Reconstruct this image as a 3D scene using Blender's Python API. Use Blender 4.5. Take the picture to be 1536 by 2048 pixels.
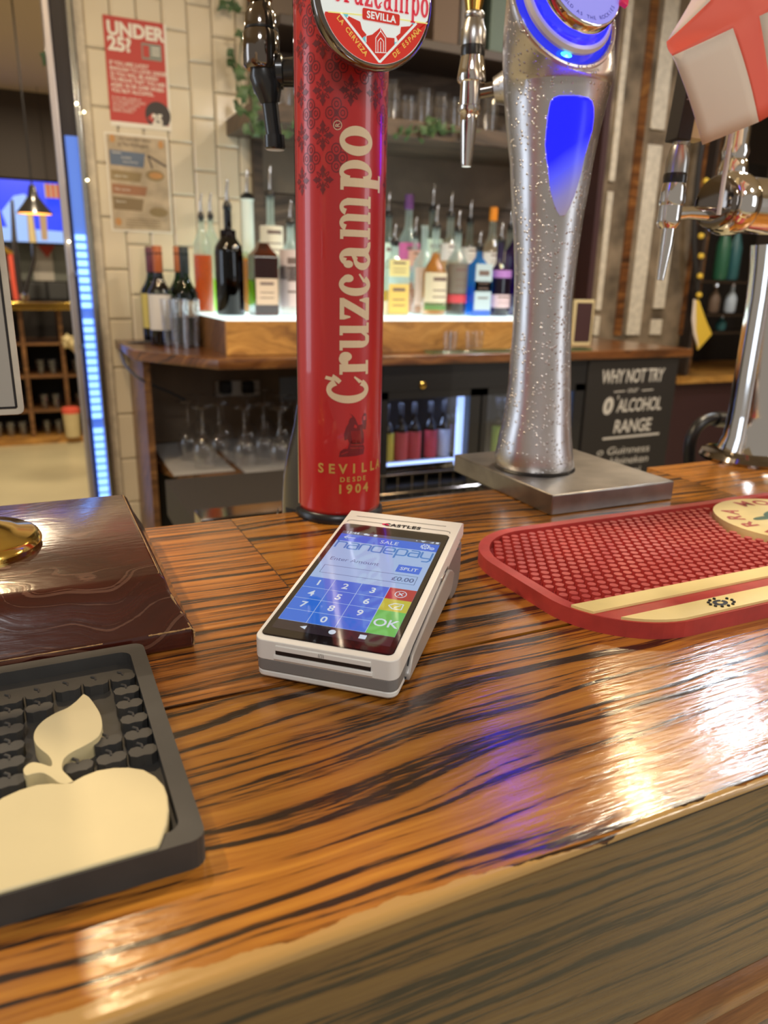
import bpy, bmesh, math, random
from mathutils import Vector, Matrix
for _o in list(bpy.data.objects): bpy.data.objects.remove(_o, do_unlink=True)
SC = bpy.context.scene
COL = SC.collection
random.seed(7)
PI = math.pi

# ------------------------------------------------------------------ camera
# world: z = 0 is the top of the bar, x runs along the bar, y across it towards the back bar
F = 1480.0
CAM = Vector((0, 0, .21))
def _basis():
    d = Vector((655-768, 5780-1024, F)).normalized()
    up = -d
    fz = Vector((0, 0, 1))
    Y = (fz - fz.dot(up)*up).normalized()
    X = Y.cross(up)
    if X.x < 0: X = -X
    R0 = Matrix((X, Y, up))
    a = math.radians(25.5)
    rot = Matrix(((math.cos(a), math.sin(a), 0), (-math.sin(a), math.cos(a), 0), (0, 0, 1)))
    return rot @ R0
RM = _basis()
def ray(u, v): return RM @ Vector(((u-768)/F, (v-1024)/F, 1))
def onz(u, v, z=0):
    r = ray(u, v); return CAM + r*((z-CAM.z)/r.z)
def ony(u, v, y):
    r = ray(u, v); return CAM + r*(y/r.y)
cd = bpy.data.cameras.new('camera'); cam = bpy.data.objects.new('camera', cd); COL.objects.link(cam)
M = Matrix.Identity(4)
c0, c1, c2 = RM.col[0], -RM.col[1], -RM.col[2]
for i in range(3): M[i][0], M[i][1], M[i][2], M[i][3] = c0[i], c1[i], c2[i], CAM[i]
cam.matrix_world = M
cd.sensor_fit = 'VERTICAL'; cd.sensor_height = 36; cd.lens = 36*F/2048
cd.clip_start = .01; cd.clip_end = 60
cd.dof.use_dof = True; cd.dof.focus_distance = .44; cd.dof.aperture_fstop = 9.0
SC.camera = cam

# ------------------------------------------------------------------ light and exposure
W = bpy.data.worlds.new('world'); SC.world = W; W.use_nodes = True
W.node_tree.nodes['Background'].inputs[0].default_value = (1.0, .88, .74, 1)
W.node_tree.nodes['Background'].inputs[1].default_value = .30
SC.view_settings.view_transform = 'Standard'; SC.view_settings.look = 'None'
SC.view_settings.gamma = 1; SC.view_settings.use_curve_mapping = False
SC.view_settings.exposure = 0.0
def area(name, loc, power, color, size, aim=None, shape='DISK', size_y=None):
    l = bpy.data.lights.new(name, 'AREA'); l.energy = power; l.color = color; l.shape = shape; l.size = size
    if size_y: l.size_y = size_y
    o = bpy.data.objects.new(name, l); COL.objects.link(o); o.location = loc
    d = (Vector(aim) - Vector(loc)) if aim else Vector((0, 0, -1))
    o.rotation_euler = d.to_track_quat('-Z', 'Y').to_euler()
    return o
WARM = (1, .72, .40); WARM2 = (1, .80, .55)
area('ceiling_lamp_or_fill', (1.81, 1.71, 1.45), 10, WARM, .07)
area('ceiling_lamp_or_fill', (-.03, 1.62, 1.45), 9, WARM, .07)
area('ceiling_lamp_or_fill', (2.40, 1.72, 1.45), 12, (.80, .88, 1), .16)
area('ceiling_lamp_or_fill', (-.75, 1.15, 1.45), 22, WARM2, .10)
area('ceiling_lamp_or_fill', (1.5, 1.10, 1.45), 20, (1, .84, .62), .12)  # fill light added over the aisle to brighten the back bar
area('ceiling_lamp_or_fill', (1.40, 4.3, 1.45), 16, WARM2, .12)
area('ceiling_lamp_or_fill', (.1, 4.0, 1.45), 22, WARM2, .12)
area('ceiling_lamp_or_fill', (.10, 5.4, 1.45), 30, WARM2, .12)
area('ceiling_lamp_or_fill', (-.6, -1.0, 1.45), 20, (.93, .96, 1), .6)
area('ceiling_lamp_or_fill', (1.6, -.8, 1.45), 16, (1, .90, .76), .5)
area('ceiling_lamp_or_fill', (3.2, .6, 1.45), 12, WARM2, .3)
area('streak_light', (-2.3, 1.75, .45), 11, (.72, .84, 1), .9, aim=(.4, .6, .2), shape='RECTANGLE', size_y=1.3)  # unseen soft panel added for the cool left streak on the towers
area('streak_light', (2.6, -1.6, .6), 11, (.86, .92, 1), .8, aim=(.4, .6, .2), shape='RECTANGLE', size_y=1.3)  # second unseen panel, added for the highlight on the right

# ------------------------------------------------------------------ materials
MATS = {}
def newmat(name):
    m = bpy.data.materials.new(name); m.use_nodes = True
    nt = m.node_tree; b = nt.nodes['Principled BSDF']
    MATS[name] = m
    return m, nt, b
def pbr(name, col, rough=.5, metal=0, emit=None, es=0, coat=0, spec=None, alpha=None, noise=0, nscale=40, bump=0, trans=0):
    m, nt, b = newmat(name)
    b.inputs['Base Color'].default_value = (*col, 1)
    b.inputs['Roughness'].default_value = rough
    b.inputs['Metallic'].default_value = metal
    b.inputs['Coat Weight'].default_value = coat
    b.inputs['Transmission Weight'].default_value = trans
    if spec is not None: b.inputs['Specular IOR Level'].default_value = spec
    if emit: b.inputs['Emission Color'].default_value = (*emit, 1); b.inputs['Emission Strength'].default_value = es
    if noise or bump:
        tc = nt.nodes.new('ShaderNodeTexCoord'); n = nt.nodes.new('ShaderNodeTexNoise')
        n.inputs['Scale'].default_value = nscale; n.inputs['Detail'].default_value = 5
        nt.links.new(tc.outputs['Object'], n.inputs['Vector'])
        if noise:
            r = nt.nodes.new('ShaderNodeValToRGB')
            r.color_ramp.elements[0].position = .3; r.color_ramp.elements[1].position = .7
            r.color_ramp.elements[0].color = (*[c*(1-noise) for c in col], 1)
            r.color_ramp.elements[1].color = (*[min(1, c*(1+noise*.6)) for c in col], 1)
            nt.links.new(n.outputs['Fac'], r.inputs['Fac']); nt.links.new(r.outputs['Color'], b.inputs['Base Color'])
        if bump:
            bp = nt.nodes.new('ShaderNodeBump'); bp.inputs['Strength'].default_value = bump; bp.inputs['Distance'].default_value = .002
            nt.links.new(n.outputs['Fac'], bp.inputs['Height']); nt.links.new(bp.outputs['Normal'], b.inputs['Normal'])
    return m
def thin_glass(name, tint=(1, 1, 1), base=.10, edge=.75, rough=.05, body=0):
    """thin glass wall: mostly clear, glossy at grazing angles"""
    m = bpy.data.materials.new(name); m.use_nodes = True; nt = m.node_tree; nt.nodes.clear(); MATS[name] = m
    N = nt.nodes.new; L = nt.links.new
    out = N('ShaderNodeOutputMaterial'); tr = N('ShaderNodeBsdfTransparent'); gl = N('ShaderNodeBsdfGlossy')
    tr.inputs[0].default_value = (*tint, 1); gl.inputs['Roughness'].default_value = rough
    gl.inputs['Color'].default_value = (.95, .97, 1, 1)
    lw = N('ShaderNodeLayerWeight'); lw.inputs[0].default_value = .35
    mr = N('ShaderNodeMapRange'); mr.inputs[3].default_value = base; mr.inputs[4].default_value = edge
    L(lw.outputs['Facing'], mr.inputs[0])
    mx = N('ShaderNodeMixShader'); L(mr.outputs[0], mx.inputs[0]); L(tr.outputs[0], mx.inputs[1]); L(gl.outputs[0], mx.inputs[2])
    last = mx
    if body:
        df = N('ShaderNodeBsdfTranslucent'); df.inputs[0].default_value = (*tint, 1)
        m2 = N('ShaderNodeMixShader'); m2.inputs[0].default_value = body
        L(mx.outputs[0], m2.inputs[1]); L(df.outputs[0], m2.inputs[2]); last = m2
    L(last.outputs[0], out.inputs[0])
    return m
def wood(name, light, mid, dark, axis='x', lines=150, warp=.02, rough=.22, coat=.5, fine=.8, thresh=(.30, .52), off=0, bumps=.25, wear=None, big=(3, 7)):
    """stained open-grain timber: dark grain bands bent by slow noise, short pores, varnish"""
    m, nt, b = newmat(name)
    N = nt.nodes.new; L = nt.links.new
    tc = N('ShaderNodeTexCoord'); mp = N('ShaderNodeMapping'); L(tc.outputs['Object'], mp.inputs['Vector'])
    mp.inputs['Location'].default_value = (off, off*.37, off*.11)
    if axis == 'y': mp.inputs['Rotation'].default_value = (0, 0, PI/2)
    sp = N('ShaderNodeSeparateXYZ'); L(mp.outputs[0], sp.inputs[0])
    # slow warp
    mw = N('ShaderNodeMapping'); mw.inputs['Scale'].default_value = (big[0], big[1], big[1]); L(mp.outputs[0], mw.inputs['Vector'])
    n1 = N('ShaderNodeTexNoise'); n1.inputs['Scale'].default_value = 1; n1.inputs['Detail'].default_value = 3; n1.inputs['Roughness'].default_value = .45; L(mw.outputs[0], n1.inputs['Vector'])
    s1 = N('ShaderNodeMath'); s1.operation = 'MULTIPLY_ADD'; L(n1.outputs['Fac'], s1.inputs[0]); s1.inputs[1].default_value = warp*10; 
    ad = N('ShaderNodeMath'); ad.operation = 'ADD'; L(sp.outputs['Y'], ad.inputs[0]); L(sp.outputs['Z'], ad.inputs[1]); L(ad.outputs[0], s1.inputs[2])
    # 1D band noise along warped coordinate, slightly varying along the grain
    cx = N('ShaderNodeCombineXYZ'); 
    mxx = N('ShaderNodeMath'); mxx.operation = 'MULTIPLY'; mxx.inputs[1].default_value = 2.6; L(sp.outputs['X'], mxx.inputs[0]); L(mxx.outputs[0], cx.inputs['X'])
    my = N('ShaderNodeMath'); my.operation = 'MULTIPLY'; my.inputs[1].default_value = lines; L(s1.outputs[0], my.inputs[0]); L(my.outputs[0], cx.inputs['Y'])
    n2 = N('ShaderNodeTexNoise'); n2.inputs['Scale'].default_value = 1; n2.inputs['Detail'].default_value = 2.5; n2.inputs['Roughness'].default_value = .55; L(cx.outputs[0], n2.inputs['Vector'])
    # pores
    mf = N('ShaderNodeMapping'); mf.inputs['Scale'].default_value = (45, 900, 900); L(mp.outputs[0], mf.inputs['Vector'])
    n3 = N('ShaderNodeTexNoise'); n3.inputs['Scale'].default_value = 1; n3.inputs['Detail'].default_value = 3; L(mf.outputs[0], n3.inputs['Vector'])
    mm = N('ShaderNodeMath'); mm.operation = 'MULTIPLY_ADD'; L(n3.outputs['Fac'], mm.inputs[0]); mm.inputs[1].default_value = fine*.35; L(n2.outputs['Fac'], mm.inputs[2])
    sb = N('ShaderNodeMath'); sb.operation = 'SUBTRACT'; L(mm.outputs[0], sb.inputs[0]); sb.inputs[1].default_value = fine*.175
    rp = N('ShaderNodeValToRGB'); cr = rp.color_ramp
    cr.elements[0].position = thresh[0]; cr.elements[0].color = (*dark, 1)
    cr.elements[1].position = thresh[1]; cr.elements[1].color = (*mid, 1)
    e = cr.elements.new(min(.95, thresh[1]+.2)); e.color = (*light, 1)
    L(sb.outputs[0], rp.inputs['Fac'])
    # patchy stain
    n4 = N('ShaderNodeTexNoise'); n4.inputs['Scale'].default_value = 6; n4.inputs['Detail'].default_value = 3; L(mp.outputs[0], n4.inputs['Vector'])
    mr = N('ShaderNodeMapRange'); mr.inputs[1].default_value = .35; mr.inputs[2].default_value = .7; mr.inputs[3].default_value = .72; mr.inputs[4].default_value = 1.12; L(n4.outputs['Fac'], mr.inputs[0])
    mc = N('ShaderNodeMix'); mc.data_type = 'RGBA'; mc.blend_type = 'MULTIPLY'; mc.inputs[0].default_value = 1
    L(rp.outputs['Color'], mc.inputs[6]); L(mr.outputs[0], mc.inputs[7])
    col = mc.outputs[2]
    if wear: col = wear(nt, tc, col, b)
    L(col, b.inputs['Base Color'])
    b.inputs['Roughness'].default_value = rough; b.inputs['Coat Weight'].default_value = coat; b.inputs['Coat Roughness'].default_value = .12
    # bump: pores + slow ripple of the varnish
    n5 = N('ShaderNodeTexNoise'); n5.inputs['Scale'].default_value = 1; n5.inputs['Detail'].default_value = 4
    m5 = N('ShaderNodeMapping'); m5.inputs['Scale'].default_value = (60, 260, 260); L(mp.outputs[0], m5.inputs['Vector']); L(m5.outputs[0], n5.inputs['Vector'])
    ah = N('ShaderNodeMath'); ah.operation = 'ADD'; L(n5.outputs['Fac'], ah.inputs[0]); L(sb.outputs[0], ah.inputs[1])
    bp = N('ShaderNodeBump'); bp.inputs['Strength'].default_value = bumps; bp.inputs['Distance'].default_value = .0012
    L(ah.outputs[0], bp.inputs['Height']); L(bp.outputs['Normal'], b.inputs['Normal']); L(bp.outputs['Normal'], b.inputs['Coat Normal'])
    return m
def bar_wear(nt, tc, col, b):
    """varnish rubbed off along the customer-side arris; the bare front face is darker and more olive"""
    N = nt.nodes.new; L = nt.links.new
    sp = N('ShaderNodeSeparateXYZ'); L(tc.outputs['Object'], sp.inputs[0])
    n = N('ShaderNodeTexNoise'); n.inputs['Scale'].default_value = 26; n.inputs['Detail'].default_value = 6; L(tc.outputs['Object'], n.inputs['Vector'])
    # width of the worn strip grows towards the left end of the bar
    w = N('ShaderNodeMapRange'); w.inputs[1].default_value = .02; w.inputs[2].default_value = .14; w.inputs[3].default_value = .010; w.inputs[4].default_value = .0035; L(sp.outputs['X'], w.inputs[0])
    a = N('ShaderNodeMath'); a.operation = 'MULTIPLY_ADD'; L(n.outputs['Fac'], a.inputs[0]); a.inputs[1].default_value = .020; a.inputs[2].default_value = -.0105
    s = N('ShaderNodeMath'); s.operation = 'ADD'; L(a.outputs[0], s.inputs[0]); L(w.outputs[0], s.inputs[1])
    d = N('ShaderNodeMath'); d.operation = 'SUBTRACT'; L(sp.outputs['Y'], d.inputs[0]); d.inputs[1].default_value = .180
    g = N('ShaderNodeMath'); g.operation = 'LESS_THAN'; L(d.outputs[0], g.inputs[0]); L(s.outputs[0], g.inputs[1])
    zt = N('ShaderNodeMath'); zt.operation = 'GREATER_THAN'; L(sp.outputs['Z'], zt.inputs[0]); zt.inputs[1].default_value = -.0028
    k = N('ShaderNodeMath'); k.operation = 'MULTIPLY'; L(g.outputs[0], k.inputs[0]); L(zt.outputs[0], k.inputs[1])
    mx = N('ShaderNodeMix'); mx.data_type = 'RGBA'; L(k.outputs[0], mx.inputs[0]); L(col, mx.inputs[6]); mx.inputs[7].default_value = (.44, .26, .085, 1)
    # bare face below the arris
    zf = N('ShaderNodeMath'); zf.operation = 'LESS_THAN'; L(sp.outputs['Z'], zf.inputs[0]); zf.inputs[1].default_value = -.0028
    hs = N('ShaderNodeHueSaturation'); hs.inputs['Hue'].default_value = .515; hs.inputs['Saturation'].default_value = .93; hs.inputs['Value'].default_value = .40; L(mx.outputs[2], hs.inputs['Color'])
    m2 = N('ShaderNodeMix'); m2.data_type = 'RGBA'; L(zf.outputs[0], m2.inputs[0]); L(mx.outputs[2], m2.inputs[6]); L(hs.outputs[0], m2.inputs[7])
    return m2.outputs[2]
OAK = ((.52, .215, .026), (.35, .125, .014), (.024, .009, .003))
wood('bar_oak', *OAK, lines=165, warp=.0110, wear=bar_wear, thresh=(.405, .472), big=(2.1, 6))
wood('bar_oak_left', (.62, .24, .045), (.38, .13, .022), (.035, .013, .006), lines=170, warp=.007, off=3.3, thresh=(.41, .52), big=(1.7, 6))
wood('bar_oak_right', (.66, .27, .045), (.45, .17, .026), (.06, .02, .006), lines=110, warp=.008, off=5.1, big=(1.7, 6), thresh=(.36, .46))
wood('moulding_wood', (.45, .22, .05), (.30, .12, .03), (.10, .04, .01), lines=60)
wood('counter_wood', (.30, .13, .035), (.17, .06, .016), (.05, .02, .008), lines=50, off=2, rough=.3)
wood('fascia_oak', (.72, .40, .11), (.54, .27, .06), (.20, .08, .018), lines=45, warp=.03, off=8, rough=.4, coat=.1)
wood('shelf_wood', (.33, .17, .06), (.20, .09, .03), (.07, .03, .01), lines=40, off=1, rough=.45, coat=.1)
wood('dark_panel', (.17, .115, .075), (.105, .070, .046), (.035, .022, .015), lines=30, off=4, rough=.5, coat=0, big=(2, 3))
wood('mahogany', (.072, .011, .006), (.052, .008, .005), (.15, .062, .040), lines=120, warp=.022, off=6, thresh=(.37, .395), big=(7, 9), fine=.25, rough=.2, coat=.8, bumps=.18)
pbr('bare_wood', (.50, .30, .12), .6, noise=.4, nscale=300)
pbr('white_plastic', (.84, .82, .77), .32, coat=.1)
pbr('grey_plastic', (.22, .21, .20), .42)
pbr('black_plastic', (.012, .012, .014), .3)
pbr('glass_black', (.010, .006, .008), .04, spec=.7)
pbr('red_rubber', (.46, .045, .038), .45, noise=.15, nscale=80)
pbr('cream_rubber', (.86, .70, .30), .42, noise=.06, nscale=30)
pbr('cream_rubber2', (.67, .57, .32), .45, noise=.05, nscale=20)
pbr('dark_rubber', (.045, .043, .040), .55, noise=.15, nscale=60)
pbr('chrome', (.82, .80, .78), .07, 1)
pbr('dark_chrome', (.25, .22, .20), .10, 1)
pbr('brass', (.80, .55, .14), .14, 1, bump=.1, nscale=60)
pbr('brushed_steel', (.36, .34, .32), .34, 1, noise=.25, nscale=30)
pbr('steel', (.5, .49, .47), .28, 1)
pbr('black_metal', (.02, .02, .022), .25, coat=.4)
pbr('column_red', (.50, .018, .020), .30, coat=.6, noise=.05, nscale=8)
pbr('column_dark_red', (.17, .010, .016), .35, coat=.4)
pbr('column_cream', (.78, .62, .40), .45)
pbr('column_gold', (.55, .33, .08), .4)
pbr('column_black', (.03, .03, .032), .22, coat=.5)
pbr('paper', (.80, .76, .68), .6)
pbr('paper_red', (.50, .06, .05), .5)
pbr('paper_dark', (.05, .04, .04), .5)
pbr('tile_glaze', (.72, .64, .50), .12, noise=.05, nscale=5)
pbr('grout', (.42, .38, .31), .8)
pbr('ceiling_paint', (.62, .50, .34), .8)
pbr('floor_far', (.62, .56, .36), .35, noise=.12, nscale=2)
pbr('floor_dark', (.05, .045, .04), .5)
pbr('wall_grey', (.26, .28, .25), .7)
pbr('wall_brown', (.17, .125, .09), .6, noise=.45, nscale=4)
pbr('dark_brown', (.05, .035, .028), .5)
pbr('black_board', (.016, .013, .012), .6)
pbr('chalk', (.55, .52, .48), .8)
pbr('cable_grey', (.05, .05, .055), .4)
pbr('white_cloth', (.74, .62, .52), .75)
pbr('red_cloth', (.82, .12, .075), .6)
pbr('white_stick', (.75, .68, .62), .4)
pbr('lace', (.38, .36, .34), .7)
pbr('mirror_panel', (.20, .15, .10), .35, noise=.6, nscale=9)
pbr('white_strip', (.60, .53, .42), .5, noise=.2, nscale=40)
pbr('maroon', (.05, .02, .022), .5)
pbr('leaf', (.06, .12, .045), .5)
pbr('yellow_cloth', (.75, .50, .05), .6)
pbr('green_stuff', (.03, .13, .07), .35)
pbr('teal_stuff', (.03, .12, .13), .35)
pbr('cushion', (.07, .075, .08), .6)
pbr('glowing_shelf', (.8, .9, .9), .3, emit=(.72, .95, 1.0), es=1.1)
pbr('led_blue', (.3, .5, .9), .4, emit=(.20, .42, 1.0), es=2.2)
pbr('led_soft', (.1, .2, .5), .2, emit=(.08, .18, .75), es=.7)
pbr('fridge_light', (.5, .6, .9), .4, emit=(.32, .50, 1.0), es=1.7)
pbr('tv_blue', (0, 0, .2), .3, emit=(.03, .07, .95), es=1.1)
pbr('tv_pale', (.2, .3, .6), .3, emit=(.30, .50, .95), es=.9)
pbr('tv_brown', (.2, .2, .2), .3, emit=(.55, .30, .12), es=.7)
pbr('lamp_inside', (.9, .5, .2), .5, emit=(1, .42, .08), es=3)
pbr('fairy', (1, .9, .6), .5, emit=(1, .82, .45), es=22)
pbr('blue_glow', (.01, .01, .5), .12, emit=(.003, .004, .9), es=8, coat=.7)
pbr('blue_glow_dim', (.03, .04, .4), .15, emit=(.008, .014, .5), es=1.4, coat=.7)
pbr('cyan_glow', (.1, .6, .9), .2, emit=(.05, .65, 1.0), es=2.2)
pbr('glow_ring', (.62, .57, .52), .35, emit=(.3, .28, .5), es=.12)
pbr('badge_face', (.30, .32, .75), .15, emit=(.26, .25, .95), es=.55, coat=.6)
pbr('badge_red', (.6, .03, .10), .2, emit=(.8, .03, .12), es=.25)
pbr('badge_ink', (.06, .06, .30), .3)
pbr('lens_white', (.80, .84, .82), .12, emit=(.80, .95, .93), es=.34, coat=.6)
pbr('lens_red', (.62, .03, .02), .12, emit=(.85, .05, .03), es=.22, coat=.6)
pbr('lens_pink', (.75, .06, .09), .12, emit=(.9, .07, .12), es=.22, coat=.6)
pbr('lens_gold', (.85, .55, .12), .2, emit=(.9, .55, .1), es=.25)
pbr('lens_cyan', (.15, .62, .75), .2, emit=(.15, .7, .85), es=.25)
pbr('lens_yellow', (.85, .8, .25), .2, emit=(.9, .85, .3), es=.3)
def screen(name, c, s=1.0):
    pbr(name, (.01, .01, .012), .05, emit=c, es=s, spec=.6)
screen('scr_blue', (.035, .20, .88), .80)
screen('scr_blue2', (.03, .16, .80), .9)
screen('scr_pale', (.42, .60, .95), .85)
screen('scr_text', (.05, .28, .80), .7)
screen('scr_ink', (.10, .19, .45), .7)
screen('scr_white', (.75, .85, .98), .85)
screen('scr_line', (.35, .55, .95), .8)
screen('scr_red', (.55, .035, .04), .8)
screen('scr_yellow', (.62, .58, .05), .85)
screen('scr_green', (.14, .60, .12), .85)
screen('scr_status', (.10, .12, .18), .8)
screen('scr_nav', (.030, .018, .026), .8)
thin_glass('glass_clear', base=.05, edge=.55)
thin_glass('glass_bottle', (.88, .97, .93), .04, .5, body=.38)
thin_glass('glass_green', (.03, .16, .04), .03, .35, body=.35)
thin_glass('glass_dark', (.02, .014, .012), .03, .35)
thin_glass('glass_amber', (.45, .14, .02), .08, .6, body=.3)
thin_glass('glass_blue', (.12, .50, .85), .10, .6, body=.5)
thin_glass('glass_purple', (.16, .03, .30), .10, .6, body=.45)
thin_glass('cutting_glass', (.45, .60, .42), .15, .8, body=.4)
def liquid(name, c, es=.0):
    m = bpy.data.materials.new(name); m.use_nodes = True; nt = m.node_tree; MATS[name] = m
    b = nt.nodes['Principled BSDF']; b.inputs['Base Color'].default_value = (*c, 1); b.inputs['Roughness'].default_value = .15
    N = nt.nodes.new; out = nt.nodes['Material Output']
    t = N('ShaderNodeBsdfTranslucent'); t.inputs[0].default_value = (*[min(1, x*1.5) for x in c], 1)
    mx = N('ShaderNodeMixShader'); mx.inputs[0].default_value = .6
    nt.links.new(b.outputs[0], mx.inputs[1]); nt.links.new(t.outputs[0], mx.inputs[2]); nt.links.new(mx.outputs[0], out.inputs[0])
    return m
# condensation-covered cast aluminium
def wet_metal():
    m, nt, b = newmat('wet_metal')
    N = nt.nodes.new; L = nt.links.new
    b.inputs['Metallic'].default_value = 1; b.inputs['Base Color'].default_value = (.66, .65, .66, 1); b.inputs['Coat Weight'].default_value = .5; b.inputs['Coat Roughness'].default_value = .05
    tc = N('ShaderNodeTexCoord')
    v = N('ShaderNodeTexVoronoi'); v.inputs['Scale'].default_value = 330; L(tc.outputs['Object'], v.inputs['Vector'])
    n = N('ShaderNodeTexNoise'); n.inputs['Scale'].default_value = 28; n.inputs['Detail'].default_value = 4; L(tc.outputs['Object'], n.inputs['Vector'])
    dr = N('ShaderNodeMapRange'); dr.inputs[1].default_value = .0; dr.inputs[2].default_value = .42; dr.inputs[3].default_value = 1; dr.inputs[4].default_value = 0; L(v.outputs['Distance'], dr.inputs[0])
    # only some cells carry a drop
    pk = N('ShaderNodeSeparateColor'); L(v.outputs['Color'], pk.inputs[0])
    gt = N('ShaderNodeMath'); gt.operation = 'MULTIPLY_ADD'; L(n.outputs['Fac'], gt.inputs[0]); gt.inputs[1].default_value = -1.4; gt.inputs[2].default_value = 1.32
    g2 = N('ShaderNodeMath'); g2.operation = 'GREATER_THAN'; L(pk.outputs[0], g2.inputs[0]); L(gt.outputs[0], g2.inputs[1])
    ml = N('ShaderNodeMath'); ml.operation = 'MULTIPLY'; L(dr.outputs[0], ml.inputs[0]); L(g2.outputs[0], ml.inputs[1])
    bp = N('ShaderNodeBump'); bp.inputs['Strength'].default_value = .9; bp.inputs['Distance'].default_value = .0012; L(ml.outputs[0], bp.inputs['Height'])
    L(bp.outputs['Normal'], b.inputs['Normal']); L(bp.outputs['Normal'], b.inputs['Coat Normal'])
    r = N('ShaderNodeMapRange'); r.inputs[3].default_value = .27; r.inputs[4].default_value = .46; L(n.outputs['Fac'], r.inputs[0]); L(r.outputs[0], b.inputs['Roughness'])
wet_metal()
def window_mat():
    m, nt, b = newmat('blue_window')
    N = nt.nodes.new; L = nt.links.new
    tc = N('ShaderNodeTexCoord'); sp = N('ShaderNodeSeparateXYZ'); L(tc.outputs['Object'], sp.inputs[0])
    n = N('ShaderNodeTexNoise'); n.inputs['Scale'].default_value = 22; L(tc.outputs['Object'], n.inputs['Vector'])
    a = N('ShaderNodeMath'); a.operation = 'MULTIPLY_ADD'; L(n.outputs['Fac'], a.inputs[0]); a.inputs[1].default_value = .02; L(sp.outputs['Z'], a.inputs[2])
    k = N('ShaderNodeMath'); k.operation = 'MULTIPLY_ADD'; L(sp.outputs['X'], k.inputs[0]); k.inputs[1].default_value = -.9; L(a.outputs[0], k.inputs[2])
    mr = N('ShaderNodeMapRange'); mr.inputs[1].default_value = -.150; mr.inputs[2].default_value = -.060; L(k.outputs[0], mr.inputs[0])
    r = N('ShaderNodeValToRGB'); cr = r.color_ramp
    cr.elements[0].position = 0; cr.elements[0].color = (.33, .25, .24, 1)
    cr.elements[1].position = .78; cr.elements[1].color = (.012, .016, 13, 1)
    e = cr.elements.new(.30); e.color = (.25, .22, .50, 1)
    e = cr.elements.new(.58); e.color = (.10, .11, .95, 1)
    L(mr.outputs[0], r.inputs[0]); L(r.outputs[0], b.inputs['Emission Color']); b.inputs['Emission Strength'].default_value = 1.0
    b.inputs['Base Color'].default_value = (.012, .010, .012, 1); b.inputs['Roughness'].default_value = .25; b.inputs['Specular IOR Level'].default_value = .25
window_mat()

# ------------------------------------------------------------------ helpers
def V(*a): return Vector(a)
def obj(name, bm, mat, parent=None, smooth=False, norm=True, bevel=0, seg=2):
    me = bpy.data.meshes.new(name)
    if norm: bmesh.ops.recalc_face_normals(bm, faces=bm.faces[:])
    bm.to_mesh(me); bm.free()
    if isinstance(mat, str): mat = MATS[mat]
    if mat: me.materials.append(mat)
    o = bpy.data.objects.new(name, me); COL.objects.link(o)
    if parent: o.parent = parent
    if smooth:
        for p in me.polygons: p.use_smooth = True
        try:
            me.set_sharp_from_angle(angle=math.radians(40))
        except Exception: pass
    if bevel:
        md = o.modifiers.new('bevel', 'BEVEL'); md.width = bevel; md.segments = seg; md.limit_method = 'ANGLE'; md.angle_limit = math.radians(35)
        for p in me.polygons: p.use_smooth = True
        try: me.set_sharp_from_angle(angle=math.radians(60))
        except Exception: pass
    return o
def tag(o, label, cat, group=None, kind=None):
    if label: o['label'] = label
    if cat: o['category'] = cat
    if group: o['group'] = group
    if kind: o['kind'] = kind
    return o
def thing(name, label, cat, loc=(0, 0, 0), rz=0, group=None):
    o = bpy.data.objects.new(name, None); COL.objects.link(o); o.location = loc; o.rotation_euler = (0, 0, rz)
    o.empty_display_size = .02
    return tag(o, label, cat, group)
def plab(o, s): o['label'] = s; return o
def B(): return bmesh.new()
def box(bm, x0, x1, y0, y1, z0, z1, mat=None):
    vs = [bm.verts.new(p) for p in ((x0,y0,z0),(x1,y0,z0),(x1,y1,z0),(x0,y1,z0),(x0,y0,z1),(x1,y0,z1),(x1,y1,z1),(x0,y1,z1))]
    for f in ((0,3,2,1),(4,5,6,7),(0,1,5,4),(1,2,6,5),(2,3,7,6),(3,0,4,7)): bm.faces.new([vs[i] for i in f])
    if mat: bmesh.ops.transform(bm, matrix=mat, verts=vs)
    return bm
def bx(*a, **k): return box(B(), *a, **k)
def prism(bm, poly, a, b, fn=None):
    """poly of 2D points extruded between a and b; fn(x,y,w)->Vector"""
    fn = fn or (lambda x, y, w: Vector((x, y, w)))
    lo = [bm.verts.new(fn(x, y, a)) for x, y in poly]; hi = [bm.verts.new(fn(x, y, b)) for x, y in poly]
    n = len(poly)
    try:
        bm.faces.new(lo[::-1]); bm.faces.new(hi)
    except Exception: pass
    for i in range(n): bm.faces.new((lo[i], lo[(i+1) % n], hi[(i+1) % n], hi[i]))
    return bm
def frame_of(axis):
    w = Vector(axis).normalized()
    u = w.orthogonal().normalized() if abs(w.z) < .999 else Vector((1, 0, 0))
    if abs(w.z) < .999: u = Vector((0, 0, 1)).cross(w).normalized()
    v = w.cross(u)
    return u, v, w
def lathe(bm, prof, c=(0, 0, 0), axis=(0, 0, 1), seg=32, caps=True, a0=0, a1=2*PI, sx=1, sy=1):
    """prof: list of (radius, height)"""
    u, v, w = frame_of(axis); c = Vector(c); full = abs(a1-a0-2*PI) < 1e-6
    n = seg if full else seg+1
    rings = []
    for r, h in prof:
        rings.append([bm.verts.new(c + w*h + u*(r*sx*math.cos(a0+(a1-a0)*i/seg)) + v*(r*sy*math.sin(a0+(a1-a0)*i/seg))) for i in range(n)])
    for a, b in zip(rings, rings[1:]):
        for i in range(n if full else n-1):
            j = (i+1) % n
            bm.faces.new((a[i], a[j], b[j], b[i]))
    if caps and full:
        if prof[0][0] > 1e-5: bm.faces.new(rings[0][::-1])
        if prof[-1][0] > 1e-5: bm.faces.new(rings[-1])
    return bm
def lt(*a, **k): return lathe(B(), *a, **k)
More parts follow.
